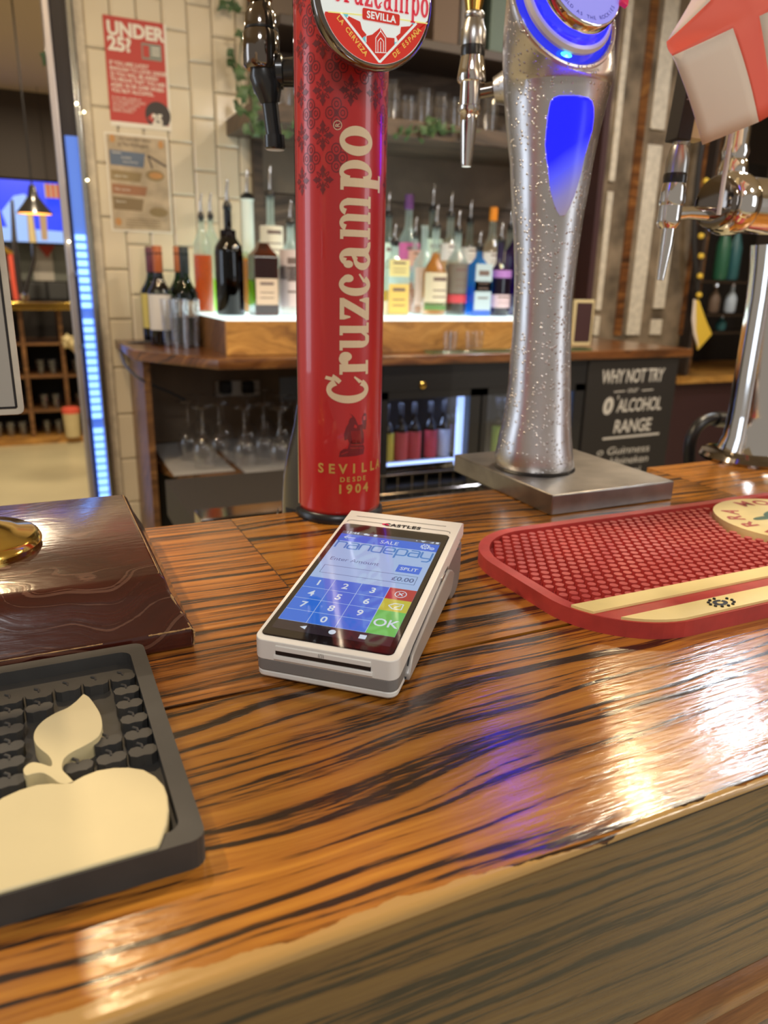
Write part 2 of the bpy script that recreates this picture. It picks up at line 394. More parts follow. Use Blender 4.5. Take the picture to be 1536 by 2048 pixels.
def tube(bm, pts, r, seg=10, closed=False):
    pts = [Vector(p) for p in pts]; rings = []
    n = len(pts); prev = None
    rr = r if isinstance(r, (list, tuple)) else [r]*n
    for i, p in enumerate(pts):
        d = (pts[min(i+1, n-1)] - pts[max(i-1, 0)]).normalized()
        if prev is None:
            u = d.orthogonal().normalized()
        else:
            u = (prev - prev.dot(d)*d).normalized()
        prev = u; v = d.cross(u)
        rings.append([bm.verts.new(p + rr[i]*(u*math.cos(2*PI*k/seg) + v*math.sin(2*PI*k/seg))) for k in range(seg)])
    for a, b in zip(rings, rings[1:]):
        for k in range(seg): bm.faces.new((a[k], a[(k+1) % seg], b[(k+1) % seg], b[k]))
    bm.faces.new(rings[0][::-1]); bm.faces.new(rings[-1])
    return bm
def spline(pts, n=8):
    """Catmull-Rom through points"""
    P = [Vector(p) for p in pts]; out = []
    for i in range(len(P)-1):
        p0, p1, p2, p3 = P[max(i-1, 0)], P[i], P[i+1], P[min(i+2, len(P)-1)]
        for k in range(n):
            t = k/n
            out.append(.5*((2*p1) + (p2-p0)*t + (2*p0-5*p1+4*p2-p3)*t*t + (3*p1-p0-3*p2+p3)*t**3))
    out.append(P[-1]); return out
def rrect(x0, x1, y0, y1, r, n=5):
    pts = []
    for cx, cy, a in ((x1-r, y0+r, -PI/2), (x1-r, y1-r, 0), (x0+r, y1-r, PI/2), (x0+r, y0+r, PI)):
        for i in range(n+1): pts.append((cx+r*math.cos(a+PI/2*i/n), cy+r*math.sin(a+PI/2*i/n)))
    return pts
def flat(bm, polys, fn):
    """polys: list of 2D polygons; fn(x,y)->Vector (flat print)"""
    for p in polys:
        vs = [bm.verts.new(fn(x, y)) for x, y in p]
        try: bm.faces.new(vs)
        except Exception: pass
    return bm
def ring2(cx, cy, rx, ry, ix, iy, a0=0, a1=360, n=28):
    out = []
    for i in range(n):
        t0 = math.radians(a0+(a1-a0)*i/n); t1 = math.radians(a0+(a1-a0)*(i+1)/n)
        out.append([(cx+rx*math.cos(t0), cy+ry*math.sin(t0)), (cx+rx*math.cos(t1), cy+ry*math.sin(t1)),
                    (cx+ix*math.cos(t1), cy+iy*math.sin(t1)), (cx+ix*math.cos(t0), cy+iy*math.sin(t0))])
    return out
def disc2(cx, cy, rx, ry=None, n=20):
    ry = ry or rx
    return [[(cx+rx*math.cos(2*PI*i/n), cy+ry*math.sin(2*PI*i/n)) for i in range(n)]]
def rect2(x0, x1, y0, y1): return [[(x0, y0), (x1, y0), (x1, y1), (x0, y1)]]
def line2(x0, y0, x1, y1, w):
    d = Vector((x1-x0, y1-y0)).normalized(); nx, ny = -d.y*w/2, d.x*w/2
    return [[(x0+nx, y0+ny), (x0-nx, y0-ny), (x1-nx, y1-ny), (x1+nx, y1+ny)]]
_tc = {}
def text_polys(s, size=1, bold=0, align='CENTER', space=1.0, shear=0):
    key = (s, bold, align, space, shear)
    if key not in _tc:
        cu = bpy.data.curves.new('t', 'FONT'); cu.body = s; cu.size = 1; cu.offset = bold; cu.align_x = align; cu.fill_mode = 'FRONT'
        cu.space_character = space; cu.resolution_u = 3; cu.shear = shear
        o = bpy.data.objects.new('t', cu); COL.objects.link(o)
        dg = bpy.context.evaluated_depsgraph_get(); me = bpy.data.meshes.new_from_object(o.evaluated_get(dg))
        _tc[key] = [[(me.vertices[i].co.x, me.vertices[i].co.y) for i in p.vertices] for p in me.polygons]
        bpy.data.objects.remove(o); bpy.data.curves.remove(cu); bpy.data.meshes.remove(me)
    return [[(x*size, y*size) for x, y in p] for p in _tc[key]]
def shift(polys, dx, dy, rot=0, sx=1, sy=1):
    c, s = math.cos(rot), math.sin(rot)
    return [[(dx+c*x*sx-s*y*sy, dy+s*x*sx+c*y*sy) for x, y in p] for p in polys]
def smoothstep(a, b, x):
    t = max(0, min(1, (x-a)/(b-a))); return t*t*(3-2*t)
WPAR = set()
def wthing(name, label, cat, base, group=None):
    """a thing whose parts are built in world coordinates"""
    t = thing(name, label, cat, base, 0, group); WPAR.add(t.name); return t
_obj0 = obj
def obj(name, bm, mat, parent=None, **k):
    o = _obj0(name, bm, mat, parent, **k)
    if parent is not None and parent.name in WPAR: o.location = -Vector(parent.location)
    return o

FLOOR = -1.08
# ================================================================== structure
tw = _obj0('wall_back', bx(.2555, .78, 2.752, 2.86, FLOOR, 1.55), 'grout'); tw['kind'] = 'structure'
# glazed wall tiles, upright, each column shifted by half a tile
tile_me = None; PX, PZ = .0785, .1625
for i in range(1, 8):
    for j in range(-1, 17):
        x = .2555 + (i-.5)*PX + .0
        z = .3095 + (j-8)*PZ + (.5*PZ if i % 2 else 0) - PZ*.5 - .004*i*0
        if z < FLOOR+.07 or z > 1.5: continue
        if tile_me is None:
            b = B(); w, h, bv = PX/2-.0016, PZ/2-.0016, .006
            lo = [b.verts.new(p) for p in ((-w,0,-h),(w,0,-h),(w,0,h),(-w,0,h))]
            m1 = [b.verts.new(p) for p in ((-w,-.004,-h),(w,-.004,-h),(w,-.004,h),(-w,-.004,h))]
            hi = [b.verts.new(p) for p in ((-w+bv,-.009,-h+bv),(w-bv,-.009,-h+bv),(w-bv,-.009,h-bv),(-w+bv,-.009,h-bv))]
            for A_, B_ in ((lo, m1), (m1, hi)):
                for k in range(4): b.faces.new((A_[k], A_[(k+1)%4], B_[(k+1)%4], B_[k]))
            b.faces.new(hi)
            o = obj('tile', b, 'tile_glaze', tw); tile_me = o.data
        else:
            o = bpy.data.objects.new('tile', tile_me); COL.objects.link(o); o.parent = tw
        o.location = (x, 2.752, z); o.rotation_euler = (random.uniform(-.012, .012), 0, random.uniform(-.012, .012))
wr = _obj0('wall_rear', bx(.79, 2.862, 2.80, 2.9, FLOOR, 1.55), 'wall_brown'); wr['kind'] = 'structure'
# uneven dark boards on the wall behind the bottles
for i in range(9):
    z0 = -.02+i*.175
    obj('plank', bx(.80, 2.28, 2.785-.006*(i % 3 == 1), 2.80, z0+.003, z0+.172), 'dark_panel' if i % 3 else 'wall_brown', wr)
fl = _obj0('floor', bx(-4, 5, -2, 9.5, FLOOR-.05, FLOOR), 'floor_far'); fl['kind'] = 'structure'
ce = _obj0('ceiling', bx(-4, 5, -2, 9.5, 1.55, 1.6), 'ceiling_paint'); ce['kind'] = 'structure'
wf = _obj0('wall_far', bx(-3, 1.6, 7.35, 7.45, FLOOR, 1.55), 'wall_grey'); wf['kind'] = 'structure'
wl = _obj0('wall_passage', bx(.235, .30, 2.87, 3.6, FLOOR, 1.55), 'dark_brown'); wl['kind'] = 'structure'
# corner of the tiled wall: white trim, chrome rail and dark post
tr = _obj0('trim_1', bx(ony(204.5, 700, 2.74).x, .2555, 2.738, 2.86, FLOOR, 1.55), 'white_strip'); tr['kind'] = 'structure'

# ================================================================== the bar
bar = wthing('bar_counter', 'varnished oak bar with dark grain and worn front edge, running across the picture', 'bar counter', (.5, .41, FLOOR))
XL, XR = -1.2, 2.05; YF, YM, YB = .180, .345, .640
def slab_profile(bm, x0, x1, y0, y1, z0, z1): return box(bm, x0, x1, y0, y1, z0, z1)
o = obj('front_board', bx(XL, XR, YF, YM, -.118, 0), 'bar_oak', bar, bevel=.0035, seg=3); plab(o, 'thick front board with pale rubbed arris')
o = obj('rear_board', bx(XL, .1497, YM+.0001, YB, -.118, 0), 'bar_oak_left', bar); plab(o, 'darker reddish rear board left of the butt joint')
o = obj('rear_board', bx(.1505, .6700, YM+.0001, YB, -.118, 0), 'bar_oak', bar)
o = obj('rear_board', bx(.6708, XR, YM+.0001, YB+.02, -.118, 0), 'bar_oak_right', bar)
obj('joint_strip', bx(.1490, .1512, YM+.001, YB-.001, -.1, -.0006), 'black_board', bar)
prof = [(YF+.004, -.118), (YF-.002, -.124), (YF-.004, -.133), (YF, -.142), (YF+.006, -.146), (YF+.010, -.150), (YF+.004, -.158), (YF+.002, -.168), (YF+.012, -.182), (YF+.03, -.19), (YF+.05, -.19), (YF+.05, -.118)]
obj('moulding', prism(B(), prof, XL, XR, lambda y, z, x: V(x, y, z)), 'moulding_wood', bar, smooth=True)
obj('front_panel', bx(XL, XR, .235, .255, FLOOR, -.119), 'mahogany', bar)
obj('back_panel', bx(XL, XR, .585, .60, FLOOR, -.119), 'dark_brown', bar)

# ================================================================== card terminal
T0 = (.0942, .3562); TW = .0801
term = thing('card_terminal', 'white handheld card payment terminal with lit blue keypad screen, lying on the bar', 'card terminal', (T0[0], T0[1], 0), math.radians(-42.4))
def cutsolid(outline, z0, z1, planes):
    """prism of a plan outline trimmed by planes (point, normal pointing to the removed side)"""
    b = prism(B(), outline, z0, z1)
    for co, no in planes:
        g = b.verts[:]+b.edges[:]+b.faces[:]
        r = bmesh.ops.bisect_plane(b, geom=g, plane_co=co, plane_no=no, clear_outer=True, clear_inner=False)
        ed = [e for e in r['geom_cut'] if isinstance(e, bmesh.types.BMEdge)]
        if ed: bmesh.ops.edgeloop_fill(b, edges=ed)
    return b
S = .174; ZT = .0243
up_n = Vector((0, -S, 1)); dn_n = -up_n
plan = rrect(-.0010, TW+.0008, -.0006, .167, .0058, 7)
plan_in = rrect(-.0005, TW+.0003, -.0002, .1664, .0056, 7)
def P_(z): return (Vector((0, 0, z)))
upper = cutsolid(plan, 0, .09, [(P_(ZT), up_n), (P_(.0128), dn_n), ((0, .156, .0515), Vector((0, .35, 1))), ((0, .1665, .03), Vector((0, 1, .25)))])
o = obj('upper_shell', upper, 'white_plastic', term, bevel=.0013, seg=3)
# grey band with printer hump standing on the bar
hump = [(0, .0062), (0, .0128), (.120, .0128+.120*S), (.150, .0128+.150*S), (.1660, .036), (.1665, .014), (.160, .003), (.152, .0), (.141, .0), (.134, .0030), (.128, .0095), (.118, .0125)]
b = prism(B(), [p for p in hump[2:]], .0004, TW-.0004, lambda y, z, x: V(x, y, z))
o = obj('printer_housing', b, 'grey_plastic', term, bevel=.0025, seg=3); plab(o, 'grey printer hump at the back')
YX = ((0, .121, 0), Vector((0, 1, 0)))
o = obj('grey_band', cutsolid(plan_in, 0, .09, [(P_(.0128), up_n), (P_(.0058), Vector((0, .09, -1))), YX]), 'grey_plastic', term, bevel=.0006)
low = [(.0008, .0012), (.0002, .0066), (.122, .0172), (.118, .0115)]
o = obj('lower_shell', cutsolid(rrect(-.0003, TW+.0001, .0, .166, .0056, 7), 0, .09, [(P_(.0060), Vector((0, -.09, 1))), (P_(.0018), Vector((0, .085, -1))), YX]), 'white_plastic', term, bevel=.0012)
b = B(); [box(b, x-.004, x+.004, .012, .02, 0, .003) for x in (.014, TW-.014)]
obj('rubber_foot', b, 'black_plastic', term)
CS, SN = .98516, .1716
def sp(sx, sy, h=0.0):
    a = (1.7-sy)*.0685
    y = .0108 + a*CS; z = ZT + .0108*S + a*SN
    return Vector((.0047+sx*.0685, y - h*SN, z + h*CS))
def spf(h): return lambda x, y: sp(x, y, h)
gl = rrect(-.050, 1.053, -.160, 1.802, .05)
o = obj('glass', prism(B(), gl, -.0008, .00025, lambda x, y, w: sp(x, y, w)), 'glass_black', term, smooth=True); plab(o, 'glossy black glass front')
def rc(x0, x1, y0, y1): return rect2(x0, x1, y0, y1)
def scr(name, polys, mat, h, parent=None):
    return obj(name, flat(B(), polys, spf(h)), mat, parent or term, norm=False)
def stext(s, size, x, y, mat, h=.00060, align='CENTER', bold=0, space=1, name='lettering', parent=None, sx=1):
    pp = shift([[(px*sx, -py) for px, py in p] for p in text_polys(s, size, bold, align, space)], x, y)
    return scr(name, pp, mat, h, parent)
disp = scr('display', rc(0, 1, .197, 1.575), 'scr_pale', .00035); plab(disp, 'lit display of the payment screen')
scr('status_bar', rc(0, 1, 0, .058), 'scr_status', .0004, disp)
scr('title_bar', rc(0, 1, .058, .200), 'scr_blue2', .0004, disp)
scr('navigation_bar', rc(0, 1, 1.575, 1.70), 'scr_nav', .0004, disp)
stext('15:44', .062, .04, .050, 'scr_white', align='LEFT', parent=disp, bold=.01)
scr('icon', disc2(.245, .030, .022, .018)+disc2(.27, .036, .018, .014)+disc2(.345, .030, .020, .02)+[[(.80,.018),(.86,.018),(.83,.046)]]+[[(.895,.044),(.935,.044),(.935,.014)]]+rc(.955, .985, .014, .046)+disc2(.765, .03, .008), 'scr_white', .0006, disp)
stext('SALE', .088, .52, .165, 'scr_white', parent=disp)
scr('icon', line2(.055, .128, .17, .128, .009)+line2(.055, .128, .09, .095, .010)+line2(.055, .128, .09, .161, .010), 'scr_white', .0006, disp)
gear = ring2(.875, .125, .036, .036, .027, .027)+ring2(.875, .125, .014, .014, .007, .007, n=12)+ring2(.945, .148, .024, .024, .016, .016, n=16)+ring2(.945, .148, .009, .009, .004, .004, n=12)
for k in range(9):
    a = k*2*PI/9; gear += line2(.875+.033*math.cos(a), .125+.033*math.sin(a), .875+.048*math.cos(a), .125+.048*math.sin(a), .016)
scr('gear_icon', gear, 'scr_white', .0006, disp)
# rounded techno wordmark drawn stroke by stroke
def stroke(pts, w, close=False):
    out = []
    P = pts
    for a, b_ in zip(P, P[1:]): out += line2(a[0], a[1], b_[0], b_[1], w)
    for p in P[1:-1]: out += disc2(p[0], p[1], w/2, n=10)
    return out
def arcpts(cx, cy, r, a0, a1, n=5): return [(cx+r*math.cos(math.radians(a0+(a1-a0)*i/n)), cy+r*math.sin(math.radians(a0+(a1-a0)*i/n))) for i in range(n+1)]
def rr_open(x0, x1, y0, y1, r=.018, which='nw'):
    return None
lw = .0185; XH = .112
def glyph(ch, x):
    """y measured upward from baseline, width .09"""
    w = .098; r = .026; h = XH
    tl = arcpts(r, h-r, r, 180, 90); trr = arcpts(w-r, h-r, r, 90, 0); br = arcpts(w-r, r, r, 0, -90); bl = arcpts(r, r, r, 270, 180)
    S_ = []
    if ch == 'h': S_ = [[(0, 0), (0, h)]+[(-.005+.0, h+.03)]+[(.02, h+.075), (.095, h+.075)], [(0, h-r)]+tl[1:]+trr+[(w, 0)]]
    if ch == 'n': S_ = [[(0, 0)]+tl+trr+[(w, 0)]]
    if ch == 'a': S_ = [[(0.01, h)]+trr+[(w, 0)]+[(r, 0)]+arcpts(r*.8, r*.8, r*.8, 270, 180)+arcpts(r*.8, h*.62-r*.8, r*.8, 180, 90)+[(w, h*.62)]]
    if ch == 'd': S_ = [[(w, h*1.65), (w, 0)]+[(r, 0)]+bl[1:]+tl+[(w, h)]]
    if ch == 'e': S_ = [[(w, 0)]+bl+tl+trr+[(w, h*.42), (0, h*.42)]]
    if ch == 'p': S_ = [[(0, -.06)]+tl+trr+br+[(0, 0)]]
    if ch == 'y': S_ = [[(0, h)]+bl[::-1]+[(w, 0)], [(w, h), (w, -.03)]+[(w-.02, -.058), (w*.25, -.06)]]
    out = []
    for s_ in S_: out += stroke([(x+px, py) for px, py in s_], lw)
    return out
wm = []
for k, ch in enumerate('handepay'): wm += glyph(ch, .030+k*.1215)
wm = [[(x, .340-y) for x, y in p] for p in wm]
scr('wordmark', wm, 'scr_text', .0006, disp)
stext('Enter Amount', .083, .065, .575, 'scr_ink', align='LEFT', parent=disp)
sb = scr('split_button', rc(.722, .945, .500, .628), 'scr_blue2', .00045, disp)
stext('SPLIT', .072, .835, .590, 'scr_white', parent=disp, bold=.01)
bxw = line2(.06, .672, .945, .672, .006)+line2(.06, .806, .95, .806, .006)+line2(.062, .672, .062, .806, .006)+line2(.947, .672, .947, .806, .006)
scr('amount_box', bxw, 'scr_ink', .0005, disp)
stext('£0.00', .092, .828, .775, 'scr_ink', parent=disp, bold=.022)
cx_ = [0, .25, .5, .755, 1.0]; ry_ = [.892, 1.065, 1.240, 1.415, 1.575]
keys = [['1', '2', '3'], ['4', '5', '6'], ['7', '8', '9'], ['', '0', '']]
for r in range(4):
    for c_ in range(3):
        k = scr('key', rc(cx_[c_]+.003, cx_[c_+1]-.003, ry_[r]+.003, ry_[r+1]-.003), 'scr_blue', .00045, disp)
        if keys[r][c_]: stext(keys[r][c_], .115, (cx_[c_]+cx_[c_+1])/2, (ry_[r]+ry_[r+1])/2+.040, 'scr_white', parent=disp, bold=.022, name='digit')
plab(scr('key', rc(.758, 1, .892, 1.065), 'scr_red', .00045, disp), 'red cancel key')
plab(scr('key', rc(.758, 1, 1.065, 1.240), 'scr_yellow', .00045, disp), 'yellow clear key')
plab(scr('key', rc(.758, 1, 1.240, 1.575), 'scr_green', .00045, disp), 'green OK key')
ic = ring2(.878, .979, .053, .053, .045, .045)+line2(.856, .957, .900, 1.001, .010)+line2(.900, .957, .856, 1.001, .010)
scr('icon', ic, 'scr_white', .0006, disp)
ic = []
P5 = [(.825, 1.165), (.868, 1.125), (.945, 1.125), (.945, 1.205), (.868, 1.205), (.825, 1.165)]
for a, b_ in zip(P5, P5[1:]): ic += line2(*a, *b_, .010)
ic += line2(.878, 1.187, .925, 1.143, .009)
scr('icon', ic, 'scr_white', .0006, disp)
stext('OK', .145, .878, 1.465, 'scr_white', parent=disp, bold=.012)
scr('icon', [[(.222, 1.637), (.276, 1.612), (.276, 1.662)]]+disc2(.502, 1.640, .030, n=20)+rc(.728, .786, 1.612, 1.664), 'scr_white', .0006, disp)
# brand strip above the glass
pl = []
A_ = rrect(-.045, 1.045, -.345+.10, -.165, .03)
stext('CASTLES', .078, .545, -.205, 'black_plastic', h=.0003, bold=.03, space=1.12, sx=1.15)
obj('emblem', flat(B(), shift(disc2(.365, -.232, .035, .016)+[[(.37, -.25), (.42, -.215), (.37, -.222)]], 0, 0), spf(.0003)), 'badge_red', term, norm=False)
ln = line2(.02, -.342, .97, -.342, .007)
for a, b_ in zip([(-.035, -.20), (-.03, -.232), (.0, -.245), (1.0, -.245), (1.035, -.232), (1.04, -.20)], [(-.03, -.232), (.0, -.245), (1.0, -.245), (1.035, -.232), (1.04, -.20)]): ln += line2(*a, *b_, .007)
obj('seam', flat(B(), ln, spf(.0002)), 'grey_plastic', term, norm=False)
# card slot at the front
fr = obj('card_slot', bx(.0125, .0665, -.00095, .002, .0170, .0196), 'black_plastic', term)
lip = prism(B(), [(-.0009, .0136), (-.0019, .0146), (-.0014, .0166), (.003, .0172), (.003, .0136)], .0115, .0675, lambda y, z, x: V(x, y, z))
obj('slot_lip', lip, 'white_plastic', term, bevel=.0003)
obj('slot_lid', prism(B(), [(-.0014, .0194), (-.0013, .0222), (.0005, .0228), (.003, .0228), (.003, .0188)], .0125, .0665, lambda y, z, x: V(x, y, z)), 'white_plastic', term, bevel=.0003)
b = flat(B(), shift(text_polys('(())', .0032, 0, 'CENTER', .9), .039, .0200), lambda x, z: V(x, -.0015, z))
obj('slot_mark', b, 'grey_plastic', term, norm=False)
# side cover on the right
side = [(.017, .0045), (.0165, .0085), (.024, .0165), (.031, .0185), (.104, .0330), (.112, .0335), (.121, .0300), (.128, .0255), (.1225, .0170), (.1185, .0145)]
o = obj('side_cover', prism(B(), side, TW-.001, TW+.0028, lambda y, z, x: V(x, y, z)), 'side_silver' if 'side_silver' in MATS else pbr('side_silver', (.40, .37, .34), .38, .2), term, bevel=.001, seg=2)
obj('side_cover', prism(B(), side, -.0022, .001, lambda y, z, x: V(x, y, z)), 'side_silver', term, bevel=.001)
gr = [(.016, .006), (.023, .0172), (.030, .0196), (.106, .0347), (.114, .035), (.112, .0335), (.104, .0330), (.031, .0185), (.024, .0165), (.017, .0055)]
obj('side_gap', prism(B(), gr, TW-.001, TW+.0011, lambda y, z, x: V(x, y, z)), 'black_plastic', term)
o = obj('side_button', bx(TW-.001, TW+.0018, .094, .104, .0325, .0345), 'steel', term, bevel=.0004)
b = B()
for k in range(3): box(b, TW-.0008, TW+.0009, .150-.0012*k, .1505-.0012*k+.0035, .0405-.003*k, .0409-.003*k)
obj('speaker_slits', b, 'grey_plastic', term)
obj('screen_glare_film', flat(B(), rc(-.045, 1.048, -.155, 1.797), spf(.0009)), thin_glass('film', (1, 1, 1), .015, .5, .03), term, norm=False)

# ================================================================== red bar mat
matt = wthing('bar_mat', 'red rubber bar mat with round studs and a cream lettered panel, rounded left end', 'bar mat', (.62, .40, 0))
mx0, my0, my1, mh = .296, .300, .497, .011
mr = (my1-my0)/2
def stadium(x0, x1, y0, y1, r, n=14):
    pts = []
    for cx, cy, a in ((x1-r, y0+r, -90), (x1-r, y1-r, 0), (x0+r, y1-r, 90), (x0+r, y0+r, 180)):
        pts += [(cx+r*math.cos(math.radians(a+90*i/n)), cy+r*math.sin(math.radians(a+90*i/n))) for i in range(n+1)]
    return pts
SR = .066
outl = stadium(mx0, mx0+.60, my0, my1, SR)
inn = stadium(mx0+.0085, mx0+.5915, my0+.0085, my1-.0085, SR-.0085)
b = B()
# base plate
prism(b, outl, 0, .0045)
ringo = [b.verts.new((x, y, .0045)) for x, y in outl]; top_o = [b.verts.new((x, y, mh)) for x, y in outl]
top_i = [b.verts.new((x, y, mh)) for x, y in inn]; low_i = [b.verts.new((x, y, .0045)) for x, y in inn]
n = len(outl)
for i in range(n):
    j = (i+1) % n
    b.faces.new((ringo[i], ringo[j], top_o[j], top_o[i])); b.faces.new((top_o[i], top_o[j], top_i[j], top_i[i])); b.faces.new((top_i[i], top_i[j], low_i[j], low_i[i]))
obj('base', b, 'red_rubber', matt, norm=True)
YP = .3455      # the cream panel covers the customer side up to here
CX, CY, CR = mx0+.312, my0+.118, .066   # cream roundel
pan = [(mx0+.030, my0+.0315), (mx0+.018, YP-.0)]
pan = [(x, y) for x, y in stadium(mx0+.0020, mx0+.598, my0+.0015, my1-.0015, SR-.0015) if y < YP-.006]
pan = sorted(pan, key=lambda p: (p[0] > mx0+.3, 0))
# lower edge of panel follows the mat outline
arcL = [(mx0+SR+(SR-.0015)*math.cos(math.radians(a)), my0+SR+(SR-.0015)*math.sin(math.radians(a))) for a in range(198, 271, 6)]
arcR = [(mx0+.60-SR+(SR-.0015)*math.cos(math.radians(a)), my0+SR+(SR-.0015)*math.sin(math.radians(a))) for a in range(270, 343, 6)]
arcL = [p for p in arcL if p[1] < YP]; arcR = [p for p in arcR if p[1] < YP]
ST0, ST1 = my0+.0185, my0+.0315      # red stripe band
def clipy(lo, hi):
    L_ = [p for p in arcL if lo < p[1] < hi]; R_ = [p for p in arcR if lo < p[1] < hi]
    def edge(y, left):
        a = -math.sqrt(max(0, (SR-.0015)**2-(y-my0-SR)**2))
        return (mx0+SR+a, y) if left else (mx0+.60-SR-a, y)
    pts = [edge(hi, True)]+L_+([edge(lo, True)] if lo > my0+.0016 else [])+([edge(lo, False)] if lo > my0+.0016 else [])+R_+[edge(hi, False)]
    return pts
b = B(); prism(b, clipy(ST1, YP), .004, mh+.0018)
prism(b, clipy(my0+.0015, ST0), .004, mh+.0018)
box(b, mx0+.185, mx0+.415, ST0-.001, ST1+.001, .004, mh+.0017)
cp = obj('cream_panel', b, 'cream_rubber', matt); plab(cp, 'raised cream rubber panel')
b = prism(B(), [(CX+CR*math.cos(2*PI*i/56), CY+CR*1.0*math.sin(2*PI*i/56)) for i in range(56)], .004, mh+.0026)
cr_ = obj('roundel', b, 'cream_rubber', matt); plab(cr_, 'raised cream roundel')
obj('stripe', prism(B(), [(mx0+SR-math.sqrt(SR*SR-(y_-my0-SR)**2)+.0008, y_) for y_ in (ST1, ST1-.003, ST1-.006, ST1-.010, ST0)]+[(mx0+.185, ST0), (mx0+.185, ST1)], .004, mh+.0002), 'red_rubber', matt)
# studs
sm = None; pit = .0088; k = 0; studs = B(); cnt = 0
for r in range(40):
    y = my0+.012+r*pit*.866
    for c_ in range(80):
        x = mx0+.010+c_*pit+(pit/2 if r % 2 else 0)
        if y < YP+.004 or y > my1-.0125 or x > mx0+.36: continue
        dx, dy = x-(mx0+SR), 0
        if x < mx0+SR and y > my1-SR and math.hypot(dx, y-(my1-SR)) > SR-.0125: continue
        if x < mx0+SR and y < my0+SR and math.hypot(dx, y-(my0+SR)) > SR-.0125: continue
        if x < mx0+.0125: continue
        if math.hypot(x-CX, y-CY) < CR+.004: continue
        if cnt < 300:
            if sm is None:
                o = obj('stud', lt([(.0034, 0), (.0031, .0058)], seg=12), 'red_rubber', matt, smooth=True); sm = o.data
            else:
                o = bpy.data.objects.new('stud', sm); COL.objects.link(o); o.parent = matt
            o.location = Vector((x, y, .0045))-Vector(matt.location)
        else:
            lathe(studs, [(.0034, 0), (.0031, .0058)], (x, y, .0045), seg=10)
        cnt += 1
if len(studs.verts):
    o = obj('studs', studs, 'red_rubber', matt, smooth=True); o['kind'] = 'stuff'
def arc_text(s, cx, cy, r, a_mid, size, spread, flip=False, bold=0, sx=1, sy=1):
    out = []; n = len(s)
    for i, ch in enumerate(s):
        a = a_mid-(i-(n-1)/2)*spread*(-1 if flip else 1)
        ra = math.radians(a)
        out += shift([[(x*sx, y) for x, y in p] for p in text_polys(ch, size, bold)], cx+r*math.cos(ra), cy+r*sy*math.sin(ra), ra+(PI/2 if flip else -PI/2))
    return out
b = flat(B(), arc_text('BIRRA MORETTI', CX, CY, CR-.0215, 90, .0205, 21.5, bold=.03), lambda x, y: V(x, y, mh+.00275))
obj('lettering', b, 'red_rubber', matt, norm=False)
b = flat(B(), disc2(CX-.022, CY+.012, .013, .004)+disc2(CX-.015, CY-.018, .012, .004)+shift(disc2(0, 0, .012, .0035), CX-.005, CY+.02, .4), lambda x, y: V(x, y, mh+.0028))
obj('hop_leaf', b, 'green_stuff', matt, norm=False)
b = flat(B(), disc2(CX-.006, CY+.004, .009)+disc2(CX-.001, CY-.010, .006), lambda x, y: V(x, y, mh+.0028)); obj('seal_mark', b, 'badge_red', matt, norm=False)
b = flat(B(), shift(text_polys("L'ITALIANA", .017, .0, 'LEFT', 1.1), mx0+.190, my0+.0185), lambda x, y: V(x, y, mh+.0019)); obj('lettering', b, pbr('tan_ink', (.55, .25, .08), .5), matt, norm=False)
# small black gear mark near the front
b = B()
gx, gy = mx0+.100, my0+.0085+.0015
for k in range(12):
    a = k*2*PI/12
    if 40 < math.degrees(a) < 70: continue
    lathe(b, [(.0011, 0), (.0009, .0010)], (gx+.0098*math.cos(a), gy+.0058*math.sin(a), mh+.0018), seg=8)
flat(b, ring2(gx-.001, gy, .0058, .0038, .0026, .0017, 50, 400, 18), lambda x, y: V(x, y, mh+.0022))
obj('gear_mark', b, 'black_plastic', matt)

# ================================================================== black drip mat with white apple
dm = wthing('drip_mat', 'dark grey rubber bar mat with a raised white apple and leaf', 'bar mat', (-.10, .315, 0))
dx0, dx1, dy0, dy1, dh = -.32, .0405, .230, .398, .0125
b = B(); ol = rrect(dx0, dx1, dy0, dy1, .006, 4); il = rrect(dx0+.008, dx1-.008, dy0+.008, dy1-.008, .006, 4)
prism(b, ol, 0, .0055)
A1 = [b.verts.new((x, y, .0055)) for x, y in ol]; A2 = [b.verts.new((x, y, dh)) for x, y in ol]; A3 = [b.verts.new((x, y, dh)) for x, y in il]; A4 = [b.verts.new((x, y, .0055)) for x, y in il]
for P1, P2 in ((A1, A2), (A2, A3), (A3, A4)):
    for i in range(len(ol)): b.faces.new((P1[i], P1[(i+1) % len(ol)], P2[(i+1) % len(ol)], P2[i]))
obj('base', b, 'dark_rubber', dm)
def on_mat(pts, z): return [tuple(onz(u, v, z)[:2]) for u, v in pts]
zt = dh+.0012
# apple body outline (measured on the photograph, then closed as a real raised shape)
ap = on_mat([(x*.2995, 1300+y*.2995) for x, y in ((490, 872), (560, 835), (650, 800), (760, 782), (860, 780), (960, 795), (1040, 840), (1095, 900), (1118, 965), (1128, 1060), (1115, 1160), (1075, 1270), (1055, 1312))], zt)
apl = [(2*(-.0335)-x, y) for x, y in ap][::-1]
body = [p for p in ap] + [(p[0], p[1]) for p in apl]
cxm = ap[0][0]
body = ap + [(2*cxm-.004-x, y) for x, y in ap[::-1]]
def inset_prism(name, poly, z0, z1, mat):
    return obj(name, prism(B(), poly, z0, z1), mat, dm, bevel=.0008)
